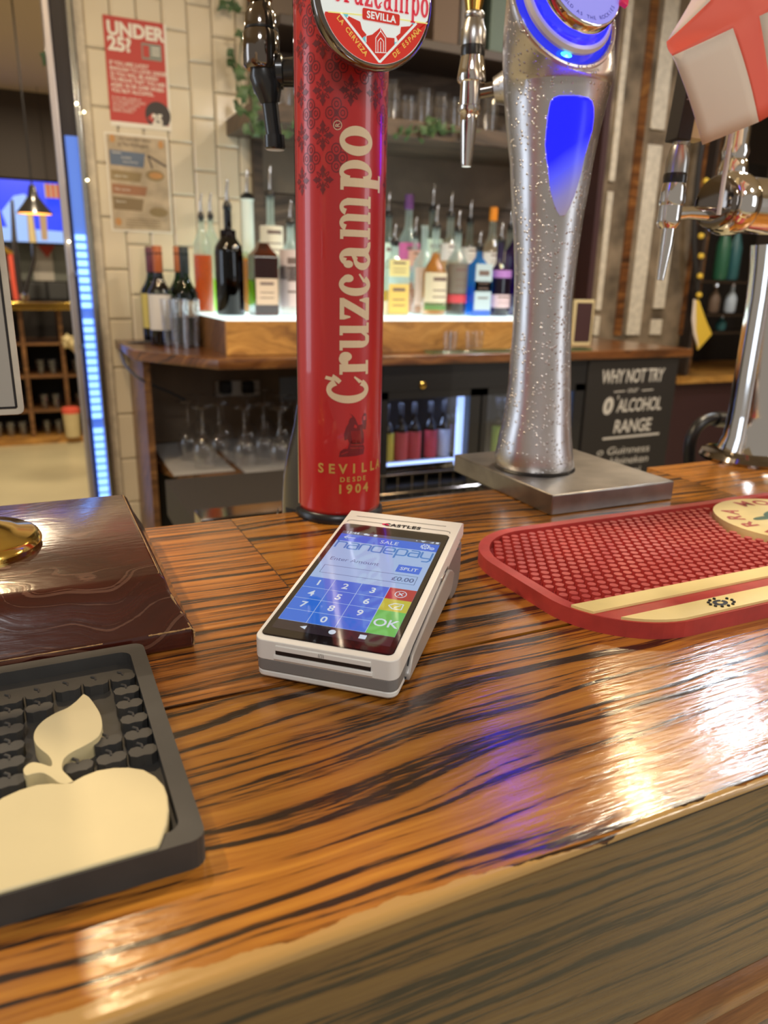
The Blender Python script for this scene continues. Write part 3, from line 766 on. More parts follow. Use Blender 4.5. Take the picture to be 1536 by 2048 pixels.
# simplify: body closes along the straight cut at the front
o = inset_prism('apple', body, .005, zt, 'cream_rubber2'); plab(o, 'raised white apple shape')
sf = lambda L_: on_mat([(x*.2995, 1300+y*.2995) for x, y in L_], zt)
leaf = sf(((557, 292), (595, 315), (640, 375), (670, 430), (682, 490), (672, 550), (640, 590), (560, 640), (480, 680), (430, 720), (415, 760), (418, 800), (455, 838), (490, 878), (480, 890), (400, 888), (345, 850), (290, 820), (230, 822), (185, 835), (165, 830), (155, 795), (185, 762), (225, 748), (280, 758), (340, 775), (345, 740), (320, 700), (270, 660), (235, 620), (224, 575), (240, 525), (290, 470), (370, 420), (450, 385), (510, 340)))
o = inset_prism('leaf_and_stalk', [(q.x, q.y) for q in spline([(p[0], p[1], 0) for p in leaf], 3)], .005, zt, 'cream_rubber2'); plab(o, 'raised white leaf and stalk')
# little apples
aprof = [(.0000, .0026), (.0022, .0040), (.0048, .0036), (.0062, .0010), (.0055, -.0022), (.0030, -.0038), (.0, -.0032), (-.0030, -.0038), (-.0055, -.0022), (-.0062, .0010), (-.0048, .0036), (-.0022, .0040)]
am = None
spots = [(x*.2995, 1300+y*.2995) for x, y in ((820, 175), (845, 262), (865, 352), (895, 450), (925, 555), (955, 665), (640, 208), (452, 245), (258, 290), (262, 378), (60, 330), (60, 425), (60, 525), (60, 640), (60, 745), (60, 870), (718, 600), (745, 715), (520, 770), (-130, 360), (-130, 460), (-130, 570), (-130, 690), (-130, 820))]
for u, v in spots:
    p = onz(u, v, .0115)
    if am is None:
        b = prism(B(), [(x*1.0, y*1.0) for x, y in aprof], 0, .0055)
        tube(b, [(.0, .002, .0052), (.0, .005, .0052), (-.0018, .0068, .0052)], .0007, 6)
        o = obj('stud', b, 'dark_rubber', dm, bevel=0); am = o.data
    else:
        o = bpy.data.objects.new('stud', am); COL.objects.link(o); o.parent = dm
    o.location = Vector((p.x, p.y, .0055))-Vector(dm.location)

# ================================================================== mahogany plinth with brass beer pump
pb = wthing('wooden_plinth', 'glossy dark mahogany plinth block with chipped sloping edges under the brass pump', 'plinth', (-.25, .51, 0))
bz = .0405
b = B()
lo = [(-.62, .4045), (.0705, .4045), (.0705, .612), (-.62, .612)]
mi = [(-.62, .4045), (.0705, .4045), (.0705, .612), (-.62, .612)]
hi = [(-.62, .429), (.0535, .429), (.0535, .633-.03), (-.62, .633-.03)]
vl = [b.verts.new((x, y, 0)) for x, y in lo]; vm = [b.verts.new((x, y, .0115)) for x, y in mi]
def ins(d): return [(-.62, .4045+d), (.0705-d*.55, .4045+d), (.0705-d*.55, .612), (-.62, .612)]
v1 = [b.verts.new((x, y, .0135)) for x, y in ins(.0015)]
v2 = [b.verts.new((x, y, .030)) for x, y in ins(.0170)]
v25 = [b.verts.new((x, y, .0375)) for x, y in ins(.0205)]
v3 = [b.verts.new((x, y, bz)) for x, y in ins(.0255)]
for P1, P2 in ((vl, vm), (vm, v1), (v1, v2), (v2, v25), (v25, v3)):
    for i in range(4): b.faces.new((P1[i], P1[(i+1) % 4], P2[(i+1) % 4], P2[i]))
b.faces.new(v3); b.faces.new(vl[::-1])
obj('block', b, 'mahogany', pb, bevel=.0016)
# rubbed arrises
def chips(name, pts, w, seed):
    rnd = random.Random(seed); b = B(); P = spline(pts, 14)
    rad = [w*(.35+rnd.random()*.45) for _ in P]
    tube(b, [p+Vector((rnd.uniform(-w, w)*.15, rnd.uniform(-w, w)*.15, 0)) for p in P], rad, 6)
    return obj(name, b, 'bare_wood', pb)
e1 = ins(.0240)
chips('worn_edge', [(.0690, .4055, .0125), (.0655, .4120, .0185), (.0610, .4205, .0290)], .0011, 2)
chips('worn_edge', [(.0700, .4045, .002), (.0700, .4048, .0118), (.060, .4050, .0122), (.045, .4050, .0122)], .0008, 3)
chips('worn_edge', [(-.10, .4300, bz-.0004), (-.02, .4300, bz-.0004), (.0565, .4300, bz-.0004)], .0004, 4)
chips('worn_edge', [(.0565, .4300, bz-.0004), (.0565, .52, bz-.0004), (.0565, .61, bz-.0004)], .0004, 5)
chips('worn_edge', [(-.05, .4052, .0120), (-.02, .4052, .0120), (.01, .4050, .0120), (.02, .4050, .0120)], .0005, 6)
pump = wthing('beer_pump', 'brass footed beer pump with a blank grey sign, on the mahogany plinth', 'beer pump', (-.040, .500, bz))
pc = (-.0520, .517)
obj('base_flange', lt([(.046, 0), (.047, .003), (.0455, .0065), (.042, .0085), (.034, .0100), (.030, .0125), (.022, .0155), (.017, .0205), (.0135, .0285), (.0130, .04)], (pc[0], pc[1], bz), seg=56), 'brass', pump, smooth=True)
obj('stem', lt([(.0130, .04), (.0125, .30)], (pc[0], pc[1], bz), seg=32), 'chrome', pump, smooth=True)
q = [ony(50, 829, .455), ony(0, 466, .455)]
xr = q[0].x; zb = q[0].z; lean = (q[1].x-xr)
def sgn(x, y, w): return V(xr+x, .455+w+(y)*.0, zb+y)
sg_out = rrect(-.13, .0, 0, .22, .0035, 3)
sg = obj('pump_sign', prism(B(), sg_out, 0, .004, sgn), 'white_strip', pump, bevel=.0005); plab(sg, 'cream-edged sign with thin black border and blank grey face')
brd = []
for a, b_ in (((-.126, .0042), (-.0038, .0042)), ((-.0038, .0042), (-.0038, .216)), ((-.0038, .216), (-.126, .216)), ((-.126, .216), (-.126, .0042))): brd += line2(*a, *b_, .0011)
obj('face', flat(B(), rect2(-.1255, -.0045, .0048, .2155), lambda x, y: V(xr+x, .4548, zb+y)), pbr('sign_face', (.40, .37, .32), .3), sg, norm=False)
obj('border', flat(B(), brd, lambda x, y: V(xr+x, .4546, zb+y)), 'black_board', sg, norm=False)
obj('bracket', bx(xr-.060, xr-.035, .459, .50, zb+.10, zb+.13), 'chrome', sg)
# ================================================================== red beer tower
ct = wthing('beer_tower', 'tall red cylindrical Cruzcampo beer tower with cream vertical lettering', 'beer tower', (.251, .625, 0))
TX, TY, TR = .251, .625, .0380
def cyl(s, z, r=TR):      # s = arc length from the customer side, positive to the right
    a = s/TR; return Vector((TX+r*math.sin(a), TY-r*math.cos(a), z))
def wrapped(name, polys, mat, r, parent, cuts=.004, smin=-.06, smax=.06):
    """flat artwork (s, z) cut into narrow strips and bent round the tower"""
    b = B(); flat(b, polys, lambda x, y: Vector((x, y, 0)))
    s = smin
    while s < smax:
        bmesh.ops.bisect_plane(b, geom=b.verts[:]+b.edges[:]+b.faces[:], plane_co=(s, 0, 0), plane_no=(1, 0, 0)); s += cuts
    for v in b.verts: v.co = cyl(v.co.x, v.co.y, r)
    return obj(name, b, mat, parent, norm=False)
half = PI*.53
b = B()
ZA, ZB_ = .0085, .56
nseg = 48
rings = []
for z in (ZA, .012, .05, .1, .2, .3, .4, ZB_):
    rr_ = TR
    rings.append([b.verts.new((TX+rr_*math.sin(-half+2*half*i/nseg), TY-rr_*math.cos(-half+2*half*i/nseg), z)) for i in range(nseg+1)])
for a_, b_ in zip(rings, rings[1:]):
    for i in range(nseg): b.faces.new((a_[i], a_[i+1], b_[i+1], b_[i]))
# shell wall thickness inwards
o = obj('red_shell', b, 'column_red', ct, smooth=True, norm=False); md = o.modifiers.new('s', 'SOLIDIFY'); md.thickness = .002; md.offset = -1
# black body behind: oval, flaring towards the foot and over the back edge of the bar
b = B(); rings = []
for z, w, back, fl_ in ((-.05, .054, .074, .050), (.0, .054, .074, .050), (.0006, .054, .074, .050), (.012, .0535, .073, .046), (.03, .052, .071, .040), (.055, .0480, .063, .037), (.08, .0425, .053, .0365), (.105, .0385, .045, .036), (.13, .0365, .041, .0362), (.2, .0365, .040, .0362), (.56, .0365, .040, .0362)):
    ring_ = []
    for i in range(56):
        a = 2*PI*i/56; sx_ = math.sin(a); cy_ = -math.cos(a)
        if cy_ < 0: x, y = .0362*sx_*(1 if z > .05 else 1.0), .0362*cy_
        else: x, y = (.0362+(w-.0362)*min(1, cy_*1.6))*sx_, back*cy_
        if z < .0003:  y = max(y, .0156)
        ring_.append(b.verts.new((TX+x, TY+y, z)))
    rings.append(ring_)
for a_, b_ in zip(rings, rings[1:]):
    for i in range(56): b.faces.new((a_[i], a_[(i+1) % 56], b_[(i+1) % 56], b_[i]))
b.faces.new(rings[0][::-1]); b.faces.new(rings[-1])
obj('black_body', b, 'column_black', ct, smooth=True)
for sgn_ in (-1, 1):
    s0 = sgn_*half*TR
    b = B(); box(b, -.0009, .0009, -.0009, .0009, .012, ZB_)
    o = obj('chrome_trim', b, 'chrome', ct); p = cyl(s0, 0, TR+.0003); o.location = p-Vector(ct.location)
obj('white_label', lt([(.0552, -.036), (.0552, -.002)], (TX, TY+.012, 0), seg=10, a0=math.radians(150), a1=math.radians(185), caps=False), 'paper', ct)
obj('foot', lt([(.0405, 0), (.0412, .002), (.0405, .0065), (.0385, .0085)], (TX, TY, 0), seg=56), 'black_plastic', ct, smooth=True)
# printed name: heavy slab-serif letters reading upwards
def G_rect(a, b_, c_, d): return [[(a, c_), (b_, c_), (b_, d), (a, d)]]
def serif_glyph(ch):
    r = G_rect
    if ch == 'o': return ring2(.5, .5, .5, .53, .175, .37, n=40), 1.0
    if ch == 'c':
        return ring2(.5, .5, .5, .53, .16, .38, 38, 318, 36)+disc2(.76, .74, .17)+[[(.63, .13), (.98, .36), (.93, .40), (.60, .24)]], 1.0
    if ch == 'C':
        return (ring2(.60, .70, .60, .73, .26, .56, 42, 316, 44)+[[(.86, 1.02), (1.10, 1.26), (1.28, 1.20), (1.12, 1.02), (1.0, .93)]]
                +[[(.98, 1.22), (1.06, 1.48), (1.20, 1.44), (1.12, 1.16)]]+[[(.95, .20), (1.20, .50), (1.13, .52), (.88, .34)]]), 1.2
    if ch == 'r': return r(.12, .44, 0, 1)+r(0, .60, 0, .10)+r(0, .3, .90, 1)+ring2(.66, .72, .30, .30, .02, .16, 70, 180, 16)+disc2(.76, .80, .20), .95
    if ch == 'u': return r(.12, .42, .3, 1)+r(0, .42, .90, 1)+ring2(.44, .30, .32, .32, .04, .18, 180, 300, 20)+r(.74, 1.04, 0, 1)+r(.64, 1.04, .90, 1)+r(.74, 1.18, 0, .10)+[[(.44, -.02), (.62, -.02), (.78, .14), (.78, .34), (.6, .14), (.44, .12)]], 1.18
    if ch == 'z': return r(.02, .92, .86, 1)+r(.0, .95, 0, .14)+[[(.58, .88), (.92, .88), (.38, .12), (.02, .12)]]+[[(.02, .86), (.10, .66), (.16, .66), (.22, .86)]]+[[(.95, .14), (.87, .36), (.81, .36), (.72, .14)]], .97
    if ch == 'a': return r(.56, .88, .12, .72)+ring2(.52, .68, .36, .34, .04, .22, 0, 150, 22)+disc2(.24, .74, .15)+ring2(.42, .28, .40, .30, .12, .18, 60, 330, 26)+[[(.44, .46), (.60, .56), (.60, .66), (.40, .58)]]+ring2(1.04, .22, .46, .24, .16, .12, 180, 285, 12), 1.12
    if ch == 'm':
        g = []
        for x in (.12, .82, 1.52): g += r(x, x+.31, 0, .80)+r(x-.10, x+.43, 0, .10)
        g += r(0, .43, .90, 1)+r(.12, .43, .8, .95)
        for x in (.43, 1.13): g += ring2(x+.30, .70, .40, .32, .09, .20, 0, 150, 20)
        return g, 2.07
    if ch == 'p': return r(.12, .43, -.38, 1)+r(0, .6, -.42, -.32)+r(0, .43, .90, 1)+ring2(.62, .5, .44, .53, .14, .40, -150, 150, 36), 1.08
XHT = .0262; S_BASE = .0112     # baseline on the right: letters' up points to the left
def z_at(px): # height on the front of the tower for a picture row
    return ony(715, px, TY-TR).z
letters = []
for ch, pb_, pt_ in (('C', 806, 752), ('r', 749, 704), ('u', 701, 645), ('z', 640, 594), ('c', 592, 546), ('a', 541, 484), ('m', 479, 386), ('p', 381, 319), ('o', 312, 252)):
    g, w = serif_glyph(ch); z0, z1 = z_at(pb_), z_at(pt_); k = (z1-z0)/w
    letters += [[(S_BASE-y*XHT, z0+x*k) for x, y in p] for p in g]
o = wrapped('lettering', letters, 'column_cream', TR+.00025, ct); plab(o, 'cream word Cruzcampo reading upwards')
zr = z_at(253)
g = ring2(0, 0, .0034, .0034, .0029, .0029, n=20)+text_polys('R', .0052, .02, 'CENTER')
g = [[(S_BASE-.0285-(y-.0), zr+x) for x, y in p] for p in shift(text_polys('R', .0050, .0, 'CENTER'), 0, -.0017)]+[[(S_BASE-.0285-y, zr+x) for x, y in p] for p in ring2(0, 0, .0034, .0034, .0029, .0029, n=20)]
wrapped('registered_mark', g, 'column_cream', TR+.00025, ct)
def arc_line(s, size, z, s0, bold, spread, sag=0):
    out = []; n = len(s)
    for i, ch in enumerate(s):
        t = i-(n-1)/2; out += shift(text_polys(ch, size, bold), s0+t*spread, z-sag*t*t)
    return out
S0 = -.0015
wrapped('lettering', arc_line('SEVILLA', .0118, z_at(945), S0, .03, .0100), 'column_gold', TR+.00025, ct)
wrapped('lettering', arc_line('DESDE', .0060, z_at(962), S0, .03, .0052), 'column_gold', TR+.00025, ct)
wrapped('lettering', arc_line('1904', .0115, z_at(985), S0, .03, .0082), 'column_gold', TR+.00025, ct)
# engraved seated drinker above the place name
def em(L_): return [[(S0+(x-620)*.0000335*2.9, z_at(560+y/4.097)) for x, y in p] for p in L_]
figd = em([[(480, 1445), (490, 1400), (520, 1380), (560, 1378), (575, 1330), (600, 1300), (700, 1320), (725, 1380), (715, 1430), (640, 1440)],
           [(575, 1340), (560, 1300), (530, 1310), (525, 1260), (545, 1200), (580, 1150), (610, 1130), (635, 1150), (655, 1190), (690, 1200), (715, 1260), (720, 1340)],
           [(650, 1190), (700, 1185), (735, 1150), (745, 1180), (735, 1230), (700, 1225)],
           [(700, 1180), (695, 1130), (715, 1095), (740, 1100), (745, 1160), (735, 1185)],
           [(565, 1165), (575, 1135), (600, 1120), (590, 1100), (570, 1090), (600, 1105), (625, 1130), (640, 1160), (600, 1180)]])
wrapped('emblem', figd, 'column_dark_red', TR+.00020, ct)
hl = []
for i in range(7): hl += [[(590+i*14, 1235), (594+i*14, 1235), (608+i*13, 1330), (604+i*13, 1330)]]
hl += [[(585, 1345), (715, 1350), (715, 1354), (585, 1349)], [(580, 1370), (710, 1378), (710, 1382), (580, 1374)], [(620, 1180), (645, 1195), (640, 1215), (612, 1205)], [(705, 1120), (730, 1118), (732, 1150), (706, 1152)], [(500, 1420), (560, 1400), (562, 1404), (500, 1425)]]
wrapped('emblem_lines', em(hl), 'column_red', TR+.00035, ct)
# tile-like ornament over the upper part
orn = []
def quatre(x, z, r):
    g = []
    for k in range(4):
        a = k*PI/2; cx, cz = x+r*.50*math.cos(a), z+r*.62*math.sin(a)
        g += ring2(cx, cz, r*.42, r*.48, r*.34, r*.40, n=12)
        g += ring2(cx, cz, r*.20, r*.24, r*.13, r*.16, n=8)
    return g+disc2(x, z, r*.14, r*.16, 8)
def cross(x, z, r):
    g = []
    for k in range(4):
        a = k*PI/2; d = (math.cos(a), math.sin(a)); q = (-d[1], d[0]); L_ = r*(.98 if k % 2 else .92)
        pts = [(.05, 0), (.30, .10), (.34, .22), (.52, .12), (.62, .26), (.78, .12), (1, 0), (.78, -.12), (.62, -.26), (.52, -.12), (.34, -.22), (.30, -.10)]
        P = [(x+L_*(d[0]*u+q[0]*w), z+L_*1.15*(d[1]*u+q[1]*w)) for u, w in pts]
        g += [[P[0], P[1], P[2], P[10], P[11]], [P[1], P[2], P[3], P[9], P[10], P[11]][:0] or [P[2], P[3], P[9], P[10]], [P[3], P[4], P[5], P[7], P[8], P[9]], [P[5], P[6], P[7]]]
        a2 = a+PI/4; cx, cz = x+r*.50*math.cos(a2), z+r*.58*math.sin(a2)
        g += shift(ring2(0, 0, r*.26, r*.11, r*.18, r*.05, n=10), cx, cz, a2)
    return g
def lower_limit(s):
    # hanging scalloped border: low at the sides, arched up over the name
    zc = z_at(208); zs = z_at(345)
    t = abs(s-.006)/.026
    return zc+(zs-zc)*min(1.2, t**1.2)
gx0, gz0 = -.0182, z_at(228)
for i in range(-3, 6):
    for j in range(-5, 12):
        if (i+j) % 2: continue
        s_, z_ = gx0+i*.0110, gz0+j*.0158
        if abs(s_) > .056 or z_ > .5 or z_ < lower_limit(s_): continue
        orn += quatre(s_, z_, .0098) if j % 2 == 0 else cross(s_, z_, .0100)
wrapped('ornament', orn, 'column_dark_red', TR+.00018, ct)
# illuminated round lens
LX, LZ = .250, .404; LYF = .5585
lens = obj('lens_housing', lt([(.030, .0), (.0365, .004), (.0450, .020), (.0466, .026), (.0466, .030), (.0452, .0325), (.0428, .0335)], (LX, LYF+.033, LZ), (0, -1, 0), seg=72), 'dark_chrome', ct, smooth=True)
obj('lens_mount', lt([(.028, -.03), (.030, .002)], (LX, LYF+.033, LZ), (0, -1, 0), seg=48), 'dark_chrome', lens, smooth=True)
def lf(h): return lambda x, y: Vector((x, LYF-.0009-h, y))
def PP(L_): return [tuple(ony(470+u/3.572, v/3.572, LYF)[i] for i in (0, 2)) for u, v in L_]
face = obj('lens_face', flat(B(), disc2(LX, LZ, .0430, n=72), lf(0)), 'lens_white', ct, norm=False); plab(face, 'lit white and red round badge face')
def lprint(name, polys, mat, h): return obj(name, flat(B(), polys, lf(h)), mat, face, norm=False)
def clipdisc(p):
    """keep artwork inside the round face"""
    out = []
    for x, y in p:
        dx, dy = x-LX, y-LZ; r = math.hypot(dx, dy)
        if r > .0428: dx, dy = dx*.0428/r, dy*.0428/r
        out.append((LX+dx, LZ+dy))
    return out
def seg_poly(pts):
    # densify then clip
    P = []
    for i in range(len(pts)):
        a, b_ = pts[i], pts[(i+1) % len(pts)]
        for k in range(10): P.append((a[0]+(b_[0]-a[0])*k/10, a[1]+(b_[1]-a[1])*k/10))
    return clipdisc(P)
redl = PP([(640, 85), (770, 97), (1030, 430), (1028, 520), (800, 520), (560, 300)])
redr = PP([(1028, 430), (1285, 165), (1420, 178), (1500, 300), (1250, 520), (1028, 520)])
lprint('red_field', [seg_poly(redl), seg_poly(redr)], 'lens_red', .0002)
lprint('red_field', [seg_poly(PP(L_)) for L_ in ([(808, 118), (890, 158), (905, 215), (935, 250), (920, 290), (800, 135)], [(1265, 165), (1245, 190), (1180, 195), (1175, 240), (1145, 265), (1165, 305), (1275, 190)],
    [(935, 260), (975, 250), (1035, 200), (1080, 270), (1135, 275), (1135, 340), (1030, 430), (935, 330)])], 'lens_red', .00025)
# white V
lprint('white_lines', sum([line2(*PP([a])[0], *PP([b_])[0], .0016) for a, b_ in (((750, 95), (1028, 448)), ((1028, 448), (1290, 170)))], []), 'lens_white', .0005)
lprint('yellow_line', sum([line2(*PP([a])[0], *PP([b_])[0], .0008) for a, b_ in (((660, 88), (915, 112)), ((1160, 140), (1370, 172)))], []), 'lens_yellow', .0005)
lprint('cyan_marks', [PP(L_) for L_ in ([(755, 95), (805, 100), (800, 120), (790, 128)], [(1255, 165), (1282, 168), (1272, 188)], [(905, 275), (925, 260), (930, 310)], [(1133, 300), (1155, 310), (1135, 335)])], 'lens_cyan', .00045)
# little chapel
ch_ = []
for a, b_ in (((1000, 375), (1000, 275)), ((1070, 375), (1070, 275)), ((1000, 275), (1035, 225)), ((1035, 225), (1070, 275)), ((995, 378), (1078, 380)), ((1015, 375), (1015, 300)), ((1055, 375), (1055, 300)), ((1015, 300), (1035, 275)), ((1035, 275), (1055, 300)), ((1035, 300), (1035, 378)), ((1035, 205), (1035, 230))): ch_ += line2(*PP([a])[0], *PP([b_])[0], .0005)
lprint('chapel', ch_, 'lens_white', .0005)
p0, p1 = PP([(915, 88), (1160, 160)])
mid_ = ((p0[0]+p1[0])/2, (p0[1]+p1[1])/2)
d0 = PP([(915, 110), (1160, 138)]); ang = math.atan2(d0[1][1]-d0[0][1], d0[1][0]-d0[0][0])
ang = 0
lprint('pill', shift([rrect(-.0148, .0148, -.0036, .0036, .0014)], mid_[0], mid_[1], ang), 'lens_red', .0006)
lprint('lettering', shift(text_polys('SEVILLA', .0062, .03, 'CENTER', 1.08), mid_[0], mid_[1]-.0022, ang), 'lens_white', .0008)
wz = PP([(1028, 88)])[0][1]+.0018
nm = []
wx = LX-.0335
for ch in 'Cruzcampo':
    g, w = serif_glyph(ch); k = .0066 if ch != 'm' else .0062
    nm += [[(wx+x*k, wz+y*.0118) for x, y in p] for p in g]; wx += (w+.13)*k
nm = [[clipdisc([q])[0] for q in p] for p in nm]
lprint('lettering', nm, 'lens_pink', .0006)
def along(s, a, b_, size, bold=.0):
    pa, pb2 = PP([a])[0], PP([b_])[0]; an = math.atan2(pb2[1]-pa[1], pb2[0]-pa[0]); out = []
    for i, c in enumerate(s):
        t = (i+.5)/len(s); out += shift(text_polys(c, size, bold), pa[0]+(pb2[0]-pa[0])*t, pa[1]+(pb2[1]-pa[1])*t, an)
    return out
lprint('lettering', along('LA CERVEZA', (716, 128), (925, 408), .0046, .02), 'lens_gold', .0006)
lprint('lettering', along('DE ESPAÑA', (1135, 418), (1325, 225), .0046, .02), 'lens_gold', .0006)
# ------------------------------------------------ its tap, on the staff side
ax_ = .2035
def zy(v, y=.68, u=520): return ony(u, v, y).z
ay = .68
tp = obj('beer_tap', lt([(.0125, zy(140)), (.0150, zy(132)), (.0152, zy(70)), (.0135, zy(62)), (.0135, zy(58)), (.0130, zy(30)), (.0105, zy(20)), (.0085, zy(8)), (.0080, zy(0))], (ax_-.002, ay, 0), seg=36), 'dark_chrome', ct, smooth=True); plab(tp, 'dark chrome tap with black spout')
obj('handle', lt([(.0105, zy(0)), (.0085, zy(0)+.03), (.009, zy(0)+.10)], (ax_-.003, ay, 0), seg=24), 'dark_chrome', tp, smooth=True)
obj('seal', lt([(.0128, zy(64)), (.0142, zy(62)), (.0142, zy(58)), (.0128, zy(56))], (ax_-.002, ay, 0), seg=30), 'black_metal', tp, smooth=True)
obj('valve_body', tube(B(), [(ax_-.001, ay, zy(128)), (ax_, ay, zy(150)), (ax_+.003, ay, zy(172)), (ax_+.0045, ay, zy(205))], [.0105, .0125, .0125, .0080], 20), 'black_metal', tp, smooth=True)
obj('spout', tube(B(), [(ax_+.004, ay, zy(195)), (ax_+.006, ay, zy(240)), (ax_+.0075, ay, zy(270))], [.0070, .0068, .0068], 18), 'black_metal', tp, smooth=True)
obj('spout_tip', tube(B(), [(ax_+.0075, ay, zy(268)), (ax_+.0080, ay, zy(293)), (ax_+.0080, ay, zy(297))], [.0088, .0092, .0080], 18), 'black_metal', tp, smooth=True)
obj('knurled_nut', lt([(.0118, 0), (.0136, .002), (.0136, .007), (.0108, .009)], (ax_+.008, ay, zy(140)), (1, -.35, .05), seg=28), 'black_metal', tp, smooth=True)
obj('shank', tube(B(), [(ax_+.010, ay, zy(142)), (ax_+.030, ay-.012, zy(140)), (TX, TY+.03, zy(138))], [.0105, .0120, .0125], 20), 'black_metal', tp, smooth=True)
obj('shank_flange', lt([(.0150, 0), (.0165, .002), (.0130, .005)], (ax_+.030, ay-.012, zy(140)), (-1, .35, 0), seg=30), 'chrome', tp, smooth=True)

# ================================================================== silver tower
st = wthing('beer_tower', 'silver beer tower wet with condensation, blue lit window and badge, on a steel block', 'beer tower', (.508, .63, 0))
obj('plinth', bx(.4345, .5895, .5405, .7245, 0.0002, .0205), 'brushed_steel', st, bevel=.0014, seg=3)
TAB = [(925, 993, 1146), (915, 990, 1145), (893, 995, 1143), (870, 999, 1141), (840, 1007, 1140), (810, 1012, 1140), (765, 1018, 1140), (720, 1021, 1140), (660, 1026, 1141), (600, 1029, 1143), (547, 1030, 1149), (492, 1029, 1156), (437, 1026, 1164), (383, 1023, 1174), (328, 1021, 1183), (273, 1015, 1194), (219, 1011, 1207), (180, 1008, 1217)]
AXP = Vector((.508, .63, 0)); nv = RM.col[2].copy(); nv.z = 0; nv.normalize(); lat = Vector((nv.y, -nv.x, 0))
def onview(u, v):
    d = ray(u, v); return CAM+d*((AXP-CAM).dot(nv)/d.dot(nv))
lev = []
for v, l, r in TAB:
    a, b_ = onview(l, v), onview(r, v); lev.append(((a+b_)/2, (a-b_).length/2*1.008))
SEGS = 64
b = B(); rings = []
def hring(c, r):
    return [Vector((c.x+r*math.sin(2*PI*i/SEGS), c.y-r*math.cos(2*PI*i/SEGS), c.z)) for i in range(SEGS)]
prof_ = [hring(Vector((lev[0][0].x, lev[0][0].y, .0207)), lev[0][1]*.97)]+[hring(c, r) for c, r in lev]
hc = Vector((.4535, .612, .4400)); ta = math.radians(24); hn = Vector((0, -math.cos(ta), math.sin(ta))); hu = Vector((0, math.sin(ta), math.cos(ta)))
def tring(r, off=0, c=None):
    c = (c or hc)+hn*off
    # index i: i=0 is the lowest point, so that it meets the front of the horizontal rings
    return [c + Vector((1, 0, 0))*(r*math.sin(2*PI*i/SEGS)) - hu*(r*math.cos(2*PI*i/SEGS)) for i in range(SEGS)]
rim = tring(.0560)
base_r = prof_[-1]
for k in range(1, 9):
    t = k/9
    bl_ = []
    for i in range(SEGS):
        p = base_r[i].lerp(rim[i], t)
        bulge = math.sin(PI*t)
        ax = Vector((base_r[0].x*0+.4775, .640, p.z))
        out_ = Vector((p.x-ax.x, p.y-ax.y, 0));
        if out_.length > 1e-6: p += out_.normalized()*(.0035*bulge)
        bl_.append(p)
    prof_.append(bl_)
prof_ += [rim, tring(.0553, .0028), tring(.0535, .0034), tring(.0515, .0020), tring(.0508, -.004)]
for P in prof_: rings.append([b.verts.new(p) for p in P])
for a_, b_ in zip(rings, rings[1:]):
    for i in range(SEGS): b.faces.new((a_[i], a_[(i+1) % SEGS], b_[(i+1) % SEGS], b_[i]))
b.faces.new(rings[0][::-1])
obj('body', b, 'wet_metal', st, smooth=True)
obj('foot_seal', lt([(.0430, 0), (.0435, .001), (.0415, .003)], (lev[0][0].x, lev[0][0].y, .0205), seg=48), 'black_plastic', st, smooth=True)
def hl_(prof, name, mat, parent=None, seg=64): return obj(name, lathe(B(), prof, hc, hn, seg=seg), mat, parent or st, smooth=True)
bl = hl_([(.0510, -.010), (.0508, -.003), (.0440, .0015), (.0425, .0045)], 'light_ring', 'blue_glow_dim'); plab(bl, 'dim blue lit recess')
hl_([(.0425, .003), (.0455, .0045), (.0462, .0075), (.0445, .0105), (.0415, .0115)], 'pale_ring', 'glow_ring')
bg = hl_([(.0418, .010), (.0410, .0135), (.0385, .0175), (.0372, .019)], 'glowing_ring', 'blue_glow'); plab(bg, 'bright blue glowing ring')
bd = hl_([(.0360, .018), (.0378, .0195), (.0380, .0275), (.0372, .0290), (.0362, .0295)], 'badge_rim', 'chrome')
def hf(h): return lambda x, y: hc+Vector((1, 0, 0))*x+hu*y+hn*h
bf = obj('badge_face', flat(B(), disc2(0, 0, .0362, n=56), hf(.0296)), 'badge_face', st, norm=False)
obj('lettering', flat(B(), arc_text('COLD AS THE ROCKIES', 0, 0, .0325, 270, .0047, 6.4, flip=True, bold=.0), hf(.0299)), 'badge_ink', bf, norm=False)
b = prism(B(), [(.030*math.cos(math.radians(a))+.006, .030*math.sin(math.radians(a))) for a in range(-25, 80, 7)]+[(.0375*math.cos(math.radians(a))+.006, .0375*math.sin(math.radians(a))) for a in range(80, -26, -7)], .0290, .0335, lambda x, y, w: hf(w)(x, y))
o = obj('red_crest', b, 'badge_red', st, bevel=.0008)
b = flat(B(), [[(-.033, .004), (-.022, .016), (-.012, .006), (-.002, .020), (.010, .008), (.020, .016), (.031, .004), (.028, -.004), (-.028, -.004)]], hf(.0300)); obj('mountain_print', b, 'badge_ink', bf, norm=False)
b = lathe(B(), [(.006, 0), (.0, .0006)], hc+hn*.0045+Vector((-.010, 0, 0))-hu*.0468, hn, seg=20, sx=1, sy=.45)
obj('blue_lamp', b, 'cyan_glow', st)
